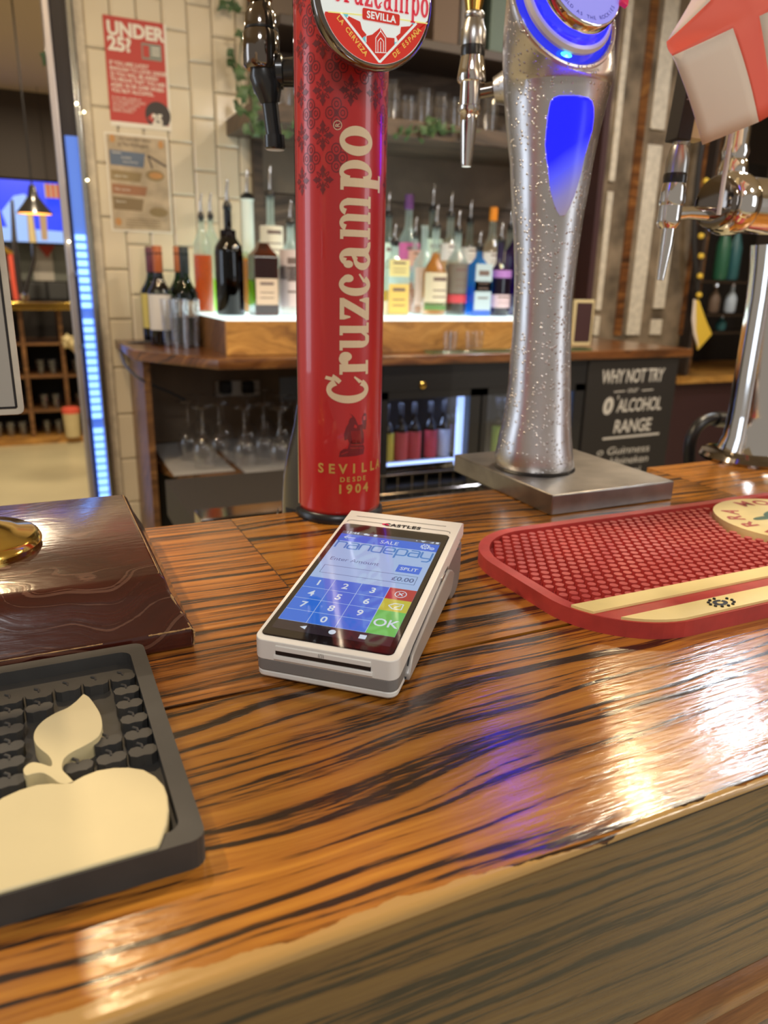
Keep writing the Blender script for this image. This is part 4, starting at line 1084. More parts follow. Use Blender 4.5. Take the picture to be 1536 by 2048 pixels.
# teardrop window let into the front
def surf(u, v, out=.0006):
    p = onview(u, v)
    z = p.z
    c, r = lev[-1]
    for (c0_, r0), (c1_, r1) in zip(lev, lev[1:]):
        if c0_.z <= z <= c1_.z:
            t = (z-c0_.z)/(c1_.z-c0_.z); c = c0_.lerp(c1_, t); r = r0+(r1-r0)*t
    l = (p-c).dot(lat); l = max(-r*.98, min(r*.98, l)); d = math.sqrt(r*r-l*l)
    # keep the picture position: slide along the ray a little for the depth gained
    q = Vector((c.x, c.y, z))+lat*l-nv*(d+out)
    return q
WROW = [(192, 1118, 1160), (196, 1108, 1177), (203, 1102, 1184), (215, 1099, 1187), (235, 1096, 1187), (260, 1093, 1184), (290, 1091, 1175), (320, 1094, 1168), (345, 1098, 1163), (370, 1099, 1156), (390, 1103, 1150), (410, 1109, 1142), (422, 1114, 1136), (431, 1120, 1130)]
def corrected(u, v, out):
    """picture position -> surface point whose ray passes through it"""
    uu, vv = u, v
    for _ in range(6):
        q = surf(uu, vv, out)-CAM; w = RM.transposed() @ q; pu, pv = 768+F*w.x/w.z, 1024+F*w.y/w.z
        uu += (u-pu)*.8; vv += (v-pv)*.8
    return surf(uu, vv, out)
b = B(); rows = []
for v, l, r in WROW: rows.append([b.verts.new(corrected(l+(r-l)*k/8, v, .0005+.0012*math.sin(PI*k/8))) for k in range(9)])
for a_, b_ in zip(rows, rows[1:]):
    for k in range(8): b.faces.new((a_[k], a_[k+1], b_[k+1], b_[k]))
o = obj('blue_window', b, 'blue_window', st, smooth=True, norm=False); plab(o, 'teardrop window glowing blue above and milky below')
# droplets standing proud of the metal
rnd = random.Random(5); b = B()
for _ in range(300):
    v = rnd.uniform(200, 900); k = min(range(len(TAB)), key=lambda i: abs(TAB[i][0]-v)); l, r = TAB[k][1], TAB[k][2]
    t = rnd.choice([rnd.uniform(.02, .30), rnd.uniform(.02, .35), rnd.uniform(.86, .99), rnd.uniform(0, 1)])
    u = l+(r-l)*t
    if 190 < v < 435 and 1088 < u < 1190: continue
    q = corrected(u, v, .0); s_ = rnd.uniform(.0003, .0007)
    ax_n = (q-Vector((.479, .643, q.z))).normalized()
    lathe(b, [(s_, 0), (s_*.85, s_*.35), (s_*.4, s_*.6), (0, s_*.65)], q-ax_n*.0002, ax_n, seg=7)
o = obj('water_drops', b, thin_glass('drop', (.9, .9, .92), .12, .5, .12), st, smooth=True); o['kind'] = 'stuff'
# neck to its tap
sp_c = lev[-2][0]
tx, ty = .4285, .72
def zz(v, u=940): return ony(u, v, ty).z
tp = obj('beer_tap', lt([(.0100, zz(228)), (.0118, zz(222)), (.0118, zz(214)), (.0105, zz(212)), (.0105, zz(166)), (.0120, zz(163))], (tx, ty, 0), seg=32), 'chrome', st, smooth=True); plab(tp, 'bright chrome tap with long spout')
obj('tower_neck', tube(B(), [(tx+.055, ty-.045, zz(165)), (tx+.036, ty-.022, zz(172)), (tx+.022, ty-.010, zz(180))], [.030, .019, .012], 28), 'wet_metal', tp, smooth=True)
obj('shank', tube(B(), [(tx+.030, ty-.014, zz(172)), (tx+.004, ty, zz(185))], .0068, 18), 'dark_chrome', tp, smooth=True)
obj('handle', lt([(.0075, zz(22)), (.0085, zz(10)), (.0115, zz(-20)), (.012, zz(-50))], (tx-.001, ty, 0), seg=24), 'brass', tp, smooth=True)
obj('handle_ring', lt([(.0092, zz(36)), (.0100, zz(33)), (.0100, zz(26)), (.0090, zz(23))], (tx, ty, 0), seg=28), 'steel', tp, smooth=True)
obj('ferrule', lt([(.0122, zz(92)), (.0125, zz(85)), (.0122, zz(60)), (.0105, zz(50)), (.0085, zz(36))], (tx, ty, 0), seg=28), 'steel', tp, smooth=True)
obj('black_collar', lt([(.0118, zz(113)), (.0122, zz(108)), (.0120, zz(92))], (tx, ty, 0), seg=28), 'black_metal', tp, smooth=True)
b = lt([(.0135, zz(164)), (.0142, zz(158)), (.0135, zz(140)), (.0120, zz(120)), (.0115, zz(113))], (tx, ty, 0), seg=12)
obj('knob', b, 'chrome', tp, smooth=True)
obj('spout', lt([(.0048, zz(334)), (.0058, zz(325)), (.0085, zz(250)), (.0088, zz(232)), (.0075, zz(226))], (tx-.0005, ty, 0), seg=28), 'chrome', tp, smooth=True)

# ================================================================== chrome T tower at the right edge
tt = wthing('chrome_tap_stand', 'polished chrome T-shaped tap stand at the right end, round cap facing left', 'beer tower', (.80, .64, 0))
cyz = (.625, .299)
obj('cross_tube', lt([(.0290, 0), (.0290, .40)], (.712, cyz[0], cyz[1]), (1, 0, 0), seg=56), 'chrome', tt, smooth=True)
obj('end_cap', lt([(.0190, -.004), (.0255, -.002), (.0272, .001), (.0272, .003), (.0250, .0050)], (.682, cyz[0], cyz[1]), (1, 0, 0), seg=56), 'dark_chrome', tt, smooth=True)
obj('end_dome', lt([(.0240, -.004), (.0300, .0), (.0325, .006), (.0325, .018), (.0305, .024), (.0290, .026)], (.693, cyz[0], cyz[1]), (1, 0, 0), seg=56), 'chrome', tt, smooth=True)
obj('post', lt([(.042, .012), (.0365, .03), (.0350, .06), (.0350, .20), (.037, .235), (.040, .262)], (.838, .650, 0), seg=56), 'chrome', tt, smooth=True)
obj('post_foot', lt([(.062, 0), (.063, .004), (.060, .009), (.050, .012), (.040, .013)], (.838, .650, 0), seg=56), 'dark_chrome', tt, smooth=True)
obj('gold_reflection', lt([(.0372, .085), (.0374, .10), (.0374, .125), (.0372, .14)], (.838, .650, 0), seg=12, a0=PI*1.42, a1=PI*1.62, caps=False), 'lens_gold', tt, smooth=True)  # gold arc painted in for the warm reflections on the post
obj('top_post', lt([(.0150, .325), (.0160, .335), (.0150, .345), (.0130, .349), (.0150, .356), (.0130, .364), (.0120, .42)], (.735, .655, 0), seg=32), 'chrome', tt, smooth=True)
tx, ty = .6145, .62
def z3(v, u=1345): return ony(u, v, ty).z
tp = obj('beer_tap', lt([(.0085, z3(458)), (.0115, z3(448)), (.0118, z3(440)), (.0118, z3(412))], (tx, ty, 0), seg=30), 'chrome', tt, smooth=True); plab(tp, 'chrome tap with dark and cream board handle')
obj('spout', tube(B(), [(tx+.002, ty, z3(452)), (tx+.0015, ty, z3(490)), (tx-.001, ty, z3(561))], [.0062, .0060, .0036], 22), 'chrome', tp, smooth=True)
obj('knob', lt([(.0118, z3(412)), (.0132, z3(404)), (.0128, z3(380)), (.0118, z3(367))], (tx+.001, ty, 0), seg=14), 'chrome', tp, smooth=True)
obj('black_collar', lt([(.0115, z3(368)), (.0118, z3(352)), (.0110, z3(346))], (tx+.0015, ty, 0), seg=28), 'black_metal', tp, smooth=True)
obj('ferrule', lt([(.0112, z3(346)), (.0112, z3(318)), (.0080, z3(290))], (tx+.002, ty, 0), seg=28), 'steel', tp, smooth=True)
obj('shank', tube(B(), [(tx+.006, ty, z3(428)), (tx+.024, ty, z3(423)), (.685, cyz[0], z3(420))], [.0070, .0062, .0075], 20), 'chrome', tp, smooth=True)
hb = obj('handle_board', bx(-.0105, .0045, -.012, .012, 0, .125), 'black_board', tp, bevel=.001)
hb.location = Vector((tx+.002, ty, z3(282))); hb.rotation_euler = (0, math.radians(4), math.radians(-14))
hc2 = obj('handle_front', bx(.0045, .0215, -.0105, .0105, .003, .122), 'cream_rubber2', tp, bevel=.0006)
hc2.location = hb.location; hc2.rotation_euler = hb.rotation_euler
obj('handle_socket', lt([(.0075, z3(290)), (.0085, z3(284)), (.0085, z3(279))], (tx+.004, ty, 0), seg=20), 'steel', tp)
b = B()
rnd = random.Random(3)
for k in range(9): flat(b, line2(-.0085, .035+k*.0062, .002, .038+k*.0062+rnd.uniform(-.001, .001), .0006), lambda x, y: Vector((x, -.0122, y)))
o = obj('handle_marks', b, 'chalk', tp, norm=False); o.location = hb.location; o.rotation_euler = hb.rotation_euler

# ================================================================== flag on a stick
fg = wthing('hand_flag', 'small white flag with red St George cross on a white plastic stick', 'flag', (.637, .575, .28))
CP = [[(1405, 290), (1512, 245), (1550, 228), (1690, 170)],
      [(1341, 113), (1463, 57), (1525, 30), (1660, -34)],
      [(1328, 85), (1424, 0), (1500, -50), (1640, -120)],
      [(1400, -45), (1440, -100), (1490, -150), (1610, -220)]]
YD = [[.545, .535, .53, .54], [.535, .53, .525, .535], [.545, .535, .53, .54], [.585, .565, .55, .55]]
CPW = [[ony(*CP[j][i], YD[j][i]) for i in range(4)] for j in range(4)]
def cell(i, j, b=None):
    b = b or B(); n = 6; vs = []
    for a in range(n+1):
        row = []
        for c_ in range(n+1):
            s_, t_ = a/n, c_/n
            p = (CPW[j][i]*(1-s_)+CPW[j][i+1]*s_)*(1-t_)+(CPW[j+1][i]*(1-s_)+CPW[j+1][i+1]*s_)*t_
            gs, gt = i+s_, j+t_
            p = p+Vector((0, -.0035*math.sin(gs*2.1+gt*.7)-.002*math.sin(gt*3), 0))
            row.append(b.verts.new(p))
        vs.append(row)
    for a in range(n):
        for c_ in range(n): b.faces.new((vs[a][c_], vs[a+1][c_], vs[a+1][c_+1], vs[a][c_+1]))
    return b
for i, j in ((0, 0), (2, 0), (0, 2), (2, 2)):
    o = obj('white_panel', cell(i, j), 'white_cloth', fg, smooth=True, norm=False)
    md = o.modifiers.new('s', 'SOLIDIFY'); md.thickness = .0004
b = B()
for i, j in ((1, 0), (1, 1), (1, 2), (0, 1), (2, 1)): cell(i, j, b)
bmesh.ops.remove_doubles(b, verts=b.verts[:], dist=.00005)
o = obj('red_cross', b, 'red_cloth', fg, norm=False)
for p_ in o.data.polygons: p_.use_smooth = True
md = o.modifiers.new('s', 'SOLIDIFY'); md.thickness = .0004
pa, pb_ = ony(1437, 430, .580), ony(1465, 250, .575)
obj('stick', tube(B(), [pa, pb_, pb_+(pb_-pa)*1.3], .0022, 12), 'white_stick', fg, smooth=True)
ORD = ['first', 'second', 'third', 'fourth', 'fifth', 'sixth', 'seventh', 'eighth', 'ninth', 'tenth', 'eleventh', 'twelfth', 'thirteenth', 'fourteenth', 'fifteenth']
# ================================================================== posters on the tiles
YP1 = 2.741
def pz(u, v, y=YP1): p = ony(u, v, y); return (p.x, p.z)
def sheet(name, label, cat, x0, x1, z0, z1, mat='paper', th=.0012):
    t = wthing(name, label, cat, ((x0+x1)/2, YP1, z0))
    obj('sheet', bx(x0, x1, YP1, YP1+th, z0, z1), mat, t)
    return t
def pr(par, name, polys, mat, h=.0005, fn=None):
    return obj(name, flat(B(), polys, fn or (lambda x, y: Vector((x, YP1-h, y)))), mat, par, norm=False)
a, c = pz(203, 28), pz(361, 262)
px0, px1, pz1, pz0 = a[0]+.002, c[0]-.028, a[1], c[1]-.004
po = sheet('age_check_poster', 'red UNDER 25 age check poster with white text on the tiled wall', 'poster', px0, px1, pz0, pz1)
w_, h_ = px1-px0, pz1-pz0
def U(x, y): return (px0+x*w_, pz1-y*h_)
pr(po, 'red_print', [[U(.0, .0), U(.955, .0), U(.955, .955), U(.0, .955)]], 'paper_red', .0004)
def pt(par, s, size, x, y, mat='paper', bold=0, h=.0008, UU=U, align='LEFT', name='lettering', sx=.86):
    q = UU(x, y); return pr(par, name, shift([[(a_*sx, b_) for a_, b_ in p_] for p_ in text_polys(s, size, bold, align)], q[0], q[1]), mat, h)
pt(po, 'UNDER', .052, .05, .165, bold=.045, sx=.98); pt(po, '25?', .052, .05, .300, bold=.045, sx=1.0)
pr(po, 'id_card', [[U(.58, .20), U(.90, .20), U(.90, .35), U(.58, .35)]], 'wall_grey', .0007)
pr(po, 'id_card_picture', [[U(.60, .22), U(.70, .22), U(.70, .33), U(.60, .33)]], 'paper_red', .0010)
pr(po, 'id_card_lines', [[U(.74, y), U(.87, y), U(.87, y+.012), U(.74, y+.012)] for y in (.23, .26, .29)], 'paper', .0010)
for i, s in enumerate(('IF YOU ARE LUCKY', 'ENOUGH TO LOOK UNDER', '25 YOU WILL BE ASKED', 'TO PROVE THAT YOU ARE', 'AGED 18 OR OVER WHEN', 'YOU BUY ALCOHOL.')): pt(po, s, .0160, .05, .435+.050*i, bold=.02)
for i, s in enumerate(('IF YOU ARE UNDER 18', 'IT IS AN OFFENCE TO BUY', 'OR ATTEMPT TO BUY', 'ALCOHOL. PLEASE', 'DRINK SENSIBLY')): pt(po, s, .0100, .05, .745+.030*i, bold=0)
q = U(.78, .86); pr(po, 'dark_disc', [[(q[0]+.040*math.cos(t*.2618), max(U(0, .955)[1], q[1]+.040*math.sin(t*.2618))) for t in range(24)]], 'paper_dark', .0008)
pr(po, 'red_arrow', [[U(.60, .895), U(.70, .84), U(.70, .95)]], 'paper_red', .0011)
pt(po, '25', .044, .68, .955, bold=.05, h=.0014, sx=.75)
a, c = pz(203, 258), pz(356, 468)
mx_0, mx_1, mz1, mz0 = a[0]+.006, c[0]-.016, a[1]-.006, c[1]
mp_ = sheet('menu_poster', 'faded brown and blue food menu poster below the red age poster', 'poster', mx_0, mx_1, mz0, mz1)
def U2(x, y): return (mx_0+x*(mx_1-mx_0), mz1-y*(mz1-mz0))
pr(mp_, 'print', [[U2(.03, .02), U2(.97, .02), U2(.97, .98), U2(.03, .98)]], pbr('menu_tan', (.50, .40, .28), .6, noise=.2, nscale=30), .0004)
for nm_, x0, x1, y0, y1, m_ in (('blue_band', .06, .62, .17, .33, pbr('menu_blue', (.13, .17, .25), .6)), ('band', .06, .55, .37, .48, pbr('menu_olive', (.30, .22, .11), .6)), ('band', .06, .62, .51, .62, pbr('menu_rust', (.36, .17, .09), .6)), ('band', .06, .55, .64, .78, pbr('menu_moss', (.24, .17, .09), .6))):
    pr(mp_, nm_, [[U2(x0, y0), U2(x1, y0+.015), U2(x1-.04, y1), U2(x0, y1-.01)]], m_, .0007)
def ell(x, y, rx, ry): return [[(U2(x, y)[0]+rx*math.cos(t*.3491), U2(x, y)[1]+ry*math.sin(t*.3491)) for t in range(18)]]
pr(mp_, 'dish_print', ell(.76, .40, .030, .017)+ell(.78, .78, .030, .015), MATS['menu_olive'], .0008)
pbr('menu_orange', (.55, .28, .10), .6)
for e_ in (ell(.77, .40, .022, .010), ell(.12, .06, .008, .012), ell(.88, .08, .008, .012), ell(.12, .90, .010, .012)): pr(mp_, 'food_picture', e_, 'menu_orange', .0011)
pr(mp_, 'cutlery_print', line2(*U2(.66, .20), *U2(.95, .30), .006)+line2(*U2(.66, .20), *U2(.72, .33), .005), 'paper_dark', .0008)
pt(mp_, 'FATHERS DAY MENU', .0125, .22, .070, 'paper_dark', .0, .0009, U2)
pt(mp_, 'at The Wellington', .0150, .20, .125, 'paper_dark', .0, .0009, U2)
pt(mp_, 'Starters', .0105, .10, .205, 'paper', 0, .001, U2); pt(mp_, 'to share', .0105, .24, .25, 'paper', 0, .001, U2); pt(mp_, 'Soup of the day', .0085, .26, .29, 'paper', 0, .001, U2)
pt(mp_, 'Lighter bites', .0100, .10, .44, 'paper', 0, .001, U2); pt(mp_, 'Main courses', .0105, .10, .575, 'paper', 0, .001, U2); pt(mp_, 'Desserts', .0105, .10, .70, 'paper', 0, .001, U2)
for y in (.86, .885, .91, .935): pr(mp_, 'small_print', [[U2(.24, y), U2(.80, y), U2(.80, y+.007), U2(.24, y+.007)]], 'menu_moss', .0009)

# ================================================================== glazed door edge with blue lights at the wall corner
le = wthing('light_strip', 'vertical strip of blue white LED dashes in a chrome channel beside the tiles', 'light strip', (.195, 2.70, FLOOR))
def XE(u, y): return ony(u, 700, y).x
obj('back_channel', bx(XE(150, 2.735), XE(205, 2.735), 2.725, 2.735, FLOOR, 1.55), pbr('smoked', (.05, .045, .05), .25), le)
obj('chrome_edge', bx(XE(150, 2.70), XE(163, 2.70), 2.68, 2.724, FLOOR, 1.55), pbr('brushed_edge', (.55, .52, .55), .38, .8), le, bevel=.004)
obj('mirror_edge', bx(XE(193.5, 2.71), XE(203.5, 2.71), 2.705, 2.724, FLOOR, 1.55), pbr('soft_chrome', (.6, .62, .6), .22, 1), le, bevel=.003)
obj('glow_backing', bx(XE(170, 2.72), XE(193, 2.72), 2.716, 2.724, -.75, .62), 'led_soft', le)
lm = None; z = -.62; k = 0
while z < .34:
    k += 1
    if k % 14 not in (0,) :
        if lm is None:
            o = obj('led_dash', bx(-.0150, .0150, -.004, .004, -.0085, .0085), 'led_blue', le, bevel=.003); lm = o.data
        else:
            o = bpy.data.objects.new('led_dash', lm); COL.objects.link(o); o.parent = le
        o.location = Vector((XE(181.5, 2.71), 2.71, z))-Vector(le.location)
    z += .0262
xh = XE(166, 2.65)
obj('door_handle', tube(B(), [(xh, 2.672, .215), (xh, 2.645, .205), (xh, 2.645, -.005), (xh, 2.672, -.015)], .006, 12), pbr('navy', (.012, .014, .06), .2), le)
dp = _obj0('trim_2', bx(ony(112, 300, 2.9).x, ony(140, 300, 2.9).x, 2.90, 2.96, FLOOR, 1.55), 'dark_brown'); dp['kind'] = 'structure'
for i, (u, v, y) in enumerate(((103, 80, 2.85), (112, 205, 2.85), (109, 228, 2.85), (153, 207, 2.7), (168, 224, 2.7), (125, 350, 2.85), (175, 360, 2.7), (138, 483, 2.65))):
    p = ony(u, v, y); o = obj('fairy_light', lt([(0, -.0035), (.0035, 0), (0, .0035)], (0, 0, 0), seg=8), 'fairy'); o.location = p
    tag(o, 'tiny warm fairy light by the dark door post, %s from the top' % ORD[[0, 1, 4, 2, 3, 5, 6, 7][i]], 'fairy light', 'fairy lights by the door post')

# ================================================================== back counter with cupboards
YE = 2.02
bc = wthing('back_counter', 'dark varnished wooden back bar counter with open glass shelf and fridges below', 'counter', (1.4, 2.4, FLOOR))
xa = ony(277, 712, 2.30).x; xb = ony(438, 730, 2.03).x
poly = [(xa-.02, 2.748), (xa-.01, 2.33), (xb, 2.035), (xb+.25, 2.02), (2.22, 2.035), (2.235, 2.79), (.80, 2.79), (.795, 2.748)]
obj('worktop', prism(B(), poly, -.030, 0), 'counter_wood', bc, bevel=.004)
obj('side_panel', prism(B(), [(xa+.02, 2.74), (xa+.015, 2.34), (xa+.035, 2.34), (xa+.04, 2.74)], FLOOR, -.0305), 'shelf_wood', bc)
obj('rear_panel', bx(xa+.04, 2.2, 2.72, 2.745, FLOOR, -.0305), pbr('cupboard_back', (.30, .21, .13), .6, noise=.25, nscale=8), bc)
shp = [(xa+.045, 2.72), (xa+.04, 2.42), (.375, 2.30), (.498, 2.06), (.60, 2.05), (.945, 2.07), (.945, 2.72)]
obj('glass_shelf', prism(B(), shp, -.395, -.362), 'shelf_wood', bc, bevel=.003)
obj('divider', bx(.945, .96, 2.06, 2.72, FLOOR, -.0305), 'dark_panel', bc)
obj('lower_back', bx(.35, .945, 2.5, 2.52, FLOOR, -.396), 'black_board', bc)
# black fridge fronts
obj('fascia', bx(.96, 1.74, 2.045, 2.072, -.112, -.0305), 'black_metal', bc)
for (x0, x1) in ((.961, 1.315), (1.322, 1.738)):
    fr_ = wthing('bottle_fridge', 'black under-counter bottle fridge with glass door, '+('left of the silver tower foot' if x0 < 1 else 'behind the silver tower foot'), 'fridge', ((x0+x1)/2, 2.3, FLOOR), 'under counter fridges')
    b = B(); box(b, x0, x1, 2.05, 2.70, FLOOR, -.42); box(b, x0, x1, 2.60, 2.70, -.42, -.113); box(b, x0, x0+.012, 2.08, 2.6, -.42, -.113); box(b, x1-.012, x1, 2.08, 2.6, -.42, -.113)
    obj('cabinet', b, 'black_metal', fr_)
    b = B(); box(b, x0, x0+.020, 2.045, 2.075, -.80, -.113); box(b, x1-.040, x1, 2.045, 2.075, -.80, -.113); box(b, x0, x1, 2.045, 2.075, -.136, -.113)
    obj('door_frame', b, 'black_metal', fr_)
    o = obj('light_bar', bx(x1-.060, x1-.040, 2.080, 2.095, -.372, -.128), 'fridge_light', fr_); plab(o, 'blue white vertical light')
    if x0 < 1: o = obj('light_bar', bx(x0+.02, x1-.09, 2.046, 2.052, ony(830, 925, 2.05).z-.004, ony(830, 925, 2.05).z+.004), 'fridge_light', fr_)
    obj('shelf', bx(x0+.012, x1-.012, 2.09, 2.6, -.378, -.372), 'dark_chrome', fr_)
    obj('glass_door', bx(x0+.02, x1-.04, 2.058, 2.060, -.37, -.136), 'glass_clear', fr_)
    area('fridge_lamp', ((x0+x1)/2, 2.14, -.14), 1.6, (.45, .6, 1), .25, aim=((x0+x1)/2, 2.3, -.4), shape='RECTANGLE', size_y=.03)
p = ony(845, 770, 2.044)
o = obj('fridge_lock', lt([(.011, 0), (.011, .004), (.006, .006)], p, (0, -1, 0), seg=20), 'brass'); tag(o, 'small round brass lock on the black fascia above the fridge', 'lock')

pbr('label_ink', (.16, .11, .10), .5)
# ------------------------------------------------ bottle maker
def bottle(name, label, x, y, z0, h, r, liq=None, fill=.6, glass='glass_bottle', cap='pourer', labels=(), square=False, sh=.62, nr=.30, capm='black_metal', group='spirit bottles on the lit shelf', cat='bottle', neck_len=None, capless=False):
    if group.startswith('spirit'): h *= 1.08; r *= 1.13
    t = wthing(name, label, cat, (x, y, z0), group=group)
    hb_ = h*(.80 if cap == 'pourer' else .93)
    n = 4 if square else 28
    rt = r*1.25 if square else r
    prof = [(rt*.93, .002), (rt, .008), (rt, hb_*sh), (rt*.93, hb_*(sh+.05)), (rt*.60, hb_*(sh+.12)), (rt*(nr+.08), hb_*(sh+.17)), (r*nr, hb_*(sh+.22)), (r*nr, hb_*.985), (r*(nr+.05), hb_*.99), (r*(nr+.05), hb_)]
    kw = dict(seg=n, a0=PI/4, a1=2*PI+PI/4) if square else dict(seg=n)
    obj('glass', lathe(B(), prof, (x, y, z0), **kw), glass, t, smooth=not square, bevel=.004 if square else 0)
    if liq:
        rl = rt*.94; zl = hb_*fill
        lp = [(rl*.9, .006), (rl, .012)]
        if fill <= sh: lp += [(rl, zl)]
        else:
            lp += [(rl, hb_*sh)]
            for rr2, hh in ((rt*.86, sh+.05), (rt*.54, sh+.12), (r*nr*.9, sh+.20)):
                if hh < fill: lp.append((rr2, hb_*hh))
            lp.append((lp[-1][0]*.98, zl))
        lm_ = 'liq_%d_%d_%d' % tuple(int(c*99) for c in liq)
        if lm_ not in MATS: liquid(lm_, liq)
        obj('liquid', lathe(B(), lp, (x, y, z0), **kw), lm_, t, smooth=not square)
    for (a_, b_, cl) in labels:
        if cl not in MATS and isinstance(cl, tuple):
            nm_ = 'lab_%d_%d_%d' % tuple(int(c*99) for c in cl)
            if nm_ not in MATS: pbr(nm_, cl, .5)
            cl = nm_
        if square: g = bx(x-r*.80, x+r*.80, y-r*.90-.0015, y-r*.88, z0+h*a_, z0+h*b_)
        else: g = lathe(B(), [(r+.0008, z0*0+h*a_), (r+.0008, h*b_)], (x, y, z0), seg=18, a0=PI*1.08, a1=PI*1.92, caps=False)
        obj('label', g, cl, t, smooth=not square)
        if b_-a_ > .10 and z0 > .05:
            for q_ in (.75, .45, .25):
                zc1 = h*(a_+(b_-a_)*q_); hh_ = h*(b_-a_)*(.11 if q_ > .7 else .035)
                if square: g = bx(x-r*.5, x+r*.5, y-r*.90-.0020, y-r*.90-.0015, z0+zc1, z0+zc1+hh_)
                else: g = lathe(B(), [(r+.0013, zc1), (r+.0013, zc1+hh_)], (x, y, z0), seg=10, a0=PI*1.32, a1=PI*1.72, caps=False)
                obj('label_print', g, 'label_ink', t)
    if cap == 'pourer':
        obj('stopper', lt([(r*nr*.8, hb_-.01), (r*nr*1.15, hb_), (r*nr*1.15, hb_+.008), (r*nr*.6, hb_+.020)], (x, y, z0), seg=16), 'black_plastic', t, smooth=True)
        obj('pouring_spout', tube(B(), [(x, y, z0+hb_+.012), (x, y, z0+h*.93), (x+.004, y, z0+h)], [.0050, .0042, .0034], 10), 'chrome', t, smooth=True)
    elif cap == 'cap':
        obj('cap', lt([(r*nr*1.2, hb_-.022), (r*nr*1.25, hb_-.020), (r*nr*1.25, h*.998), (r*nr*1.1, h)], (x, y, z0), seg=18), capm, t, smooth=True)
    elif cap == 'foil':
        obj('foil', lt([(r*nr*1.06, h*.74), (r*nr*1.10, h*.745), (r*nr*1.10, h*.99), (r*nr*1.0, h)], (x, y, z0), seg=18), capm, t, smooth=True)
    return t
# fridge bottles: dark necks, coloured labels
fb = [(772, .040, (.62, .50, .06)), (800, .040, (.60, .09, .08)), (826, .040, (.58, .07, .07)), (858, .045, (.55, .06, .08)), (884, .045, (.50, .52, .58)), (888, .115, (.50, .36, .60)), (990, .04, (.35, .55, .12)), (1004, .055, (.5, .55, .55)), (1150, .05, (.4, .42, .5))]
cols = {0: 'yellow', 1: 'red', 2: 'red', 3: 'crimson', 4: 'white', 5: 'lilac', 6: 'green', 7: 'pale', 8: 'grey'}
for i, (u, dy, c) in enumerate(fb):
    y = 2.11+dy; p = ony(u, 912, y)
    bottle('beer_bottle', 'dark bottle with %s label in the black fridge, %s' % (cols[i], ['next to the red tower', 'second from the red tower', 'third from the red tower', 'right of the first red pair', 'by the door light', 'touching the blue door light', 'left of the silver tower foot', 'hidden partly by the silver tower', 'right of the silver tower foot'][i]), p.x, y, -.372, .205, .024, liq=(.02, .012, .02), fill=.6, glass='glass_dark', cap='cap', labels=((.10, .55, c),), group='bottles in the fridges')

# ------------------------------------------------ stemware under the counter
ORD = ['first', 'second', 'third', 'fourth', 'fifth', 'sixth', 'seventh', 'eighth', 'ninth', 'tenth', 'eleventh', 'twelfth', 'thirteenth', 'fourteenth', 'fifteenth']
WGO = [(0, 'front'), (1, 'front'), (0, 'back'), (2, 'front'), (1, 'back'), (3, 'front'), (2, 'back'), (4, 'front'), (5, 'front'), (4, 'back'), (6, 'front'), (5, 'back'), (3, 'back')]
wg_parts = {}
def wine_glass(x, y, z, label):
    t = wthing('wine_glass', label, 'glass', (x, y, z), group='upturned wine glasses under the counter')
    prof = [(.031, 0), (.036, .035), (.037, .055), (.030, .080), (.014, .096), (.0045, .104), (.0040, .17), (.006, .180), (.034, .186), (.036, .188)]
    if 'b' not in wg_parts:
        wg_parts['b'] = lathe(B(), prof[:6], seg=24, caps=False); wg_parts['s'] = lathe(B(), prof[5:7], seg=10); wg_parts['f'] = lathe(B(), prof[6:], seg=24)
        for k_ in ('b', 's', 'f'):
            me = bpy.data.meshes.new('glass_'+k_); wg_parts[k_].to_mesh(me); me.materials.append(MATS['glass_clear'])
            for p_ in me.polygons: p_.use_smooth = True
            wg_parts[k_+'m'] = me
    for nm_, k_ in (('bowl', 'bm'), ('stem', 'sm'), ('foot', 'fm')):
        o = bpy.data.objects.new(nm_, wg_parts[k_]); COL.objects.link(o); o.parent = t
for i, (u, v, y) in enumerate(((378, 888, 2.38), (408, 915, 2.26), (398, 872, 2.52), (440, 893, 2.30), (447, 868, 2.48), (490, 900, 2.22), (497, 875, 2.42), (528, 892, 2.26), (560, 900, 2.17), (566, 875, 2.42), (592, 890, 2.24), (610, 878, 2.42), (530, 868, 2.55))):
    p = ony(u, v, y); wine_glass(p.x, y, -.352, 'upturned wine glass below the counter, %s from the tiled wall, %s row' % (ORD[WGO[i][0]], WGO[i][1]))
for (x0, x1, y0, y1, lb) in ((.355, .535, 2.20, 2.66, 'pale lattice rubber mat in the corner of the glass shelf'), (.560, .93, 2.085, 2.66, 'larger pale lattice rubber mat behind the red tower')):
    t = wthing('lattice_mat', lb, 'mat', ((x0+x1)/2, (y0+y1)/2, -.362))
    b = B(); n = int((x1-x0)/.0125)
    for i in range(n+1): tube(b, [(x0+(x1-x0)*i/n, y0, -.3585), (x0+(x1-x0)*i/n, y1, -.3585)], .0024, 4)
    m_ = int((y1-y0)/.0125)
    for i in range(m_+1): tube(b, [(x0, y0+(y1-y0)*i/m_, -.356), (x1, y0+(y1-y0)*i/m_, -.356)], .0024, 4)
    o = obj('lattice', b, 'lace', t); o['kind'] = 'stuff'
for k, (u0, u1, v, lb) in enumerate(((425, 435, 770, 'blue-white socket switch'), (455, 500, 765, 'black plug in the socket'))):
    pass
ps = ony(430, 752, 2.71); pe = ony(520, 790, 2.71)
t = wthing('socket_plate', 'double wall socket with black plugs under the back counter', 'socket', ((ps.x+pe.x)/2, 2.715, pe.z))
obj('plate', bx(ps.x, pe.x, 2.708, 2.718, pe.z, ps.z-.02), 'white_plastic', t, bevel=.003)
for u in (450, 495):
    q = ony(u, 773, 2.70); obj('plug', bx(q.x-.022, q.x+.022, 2.68, 2.708, q.z-.025, q.z+.02), 'black_plastic', t, bevel=.006)
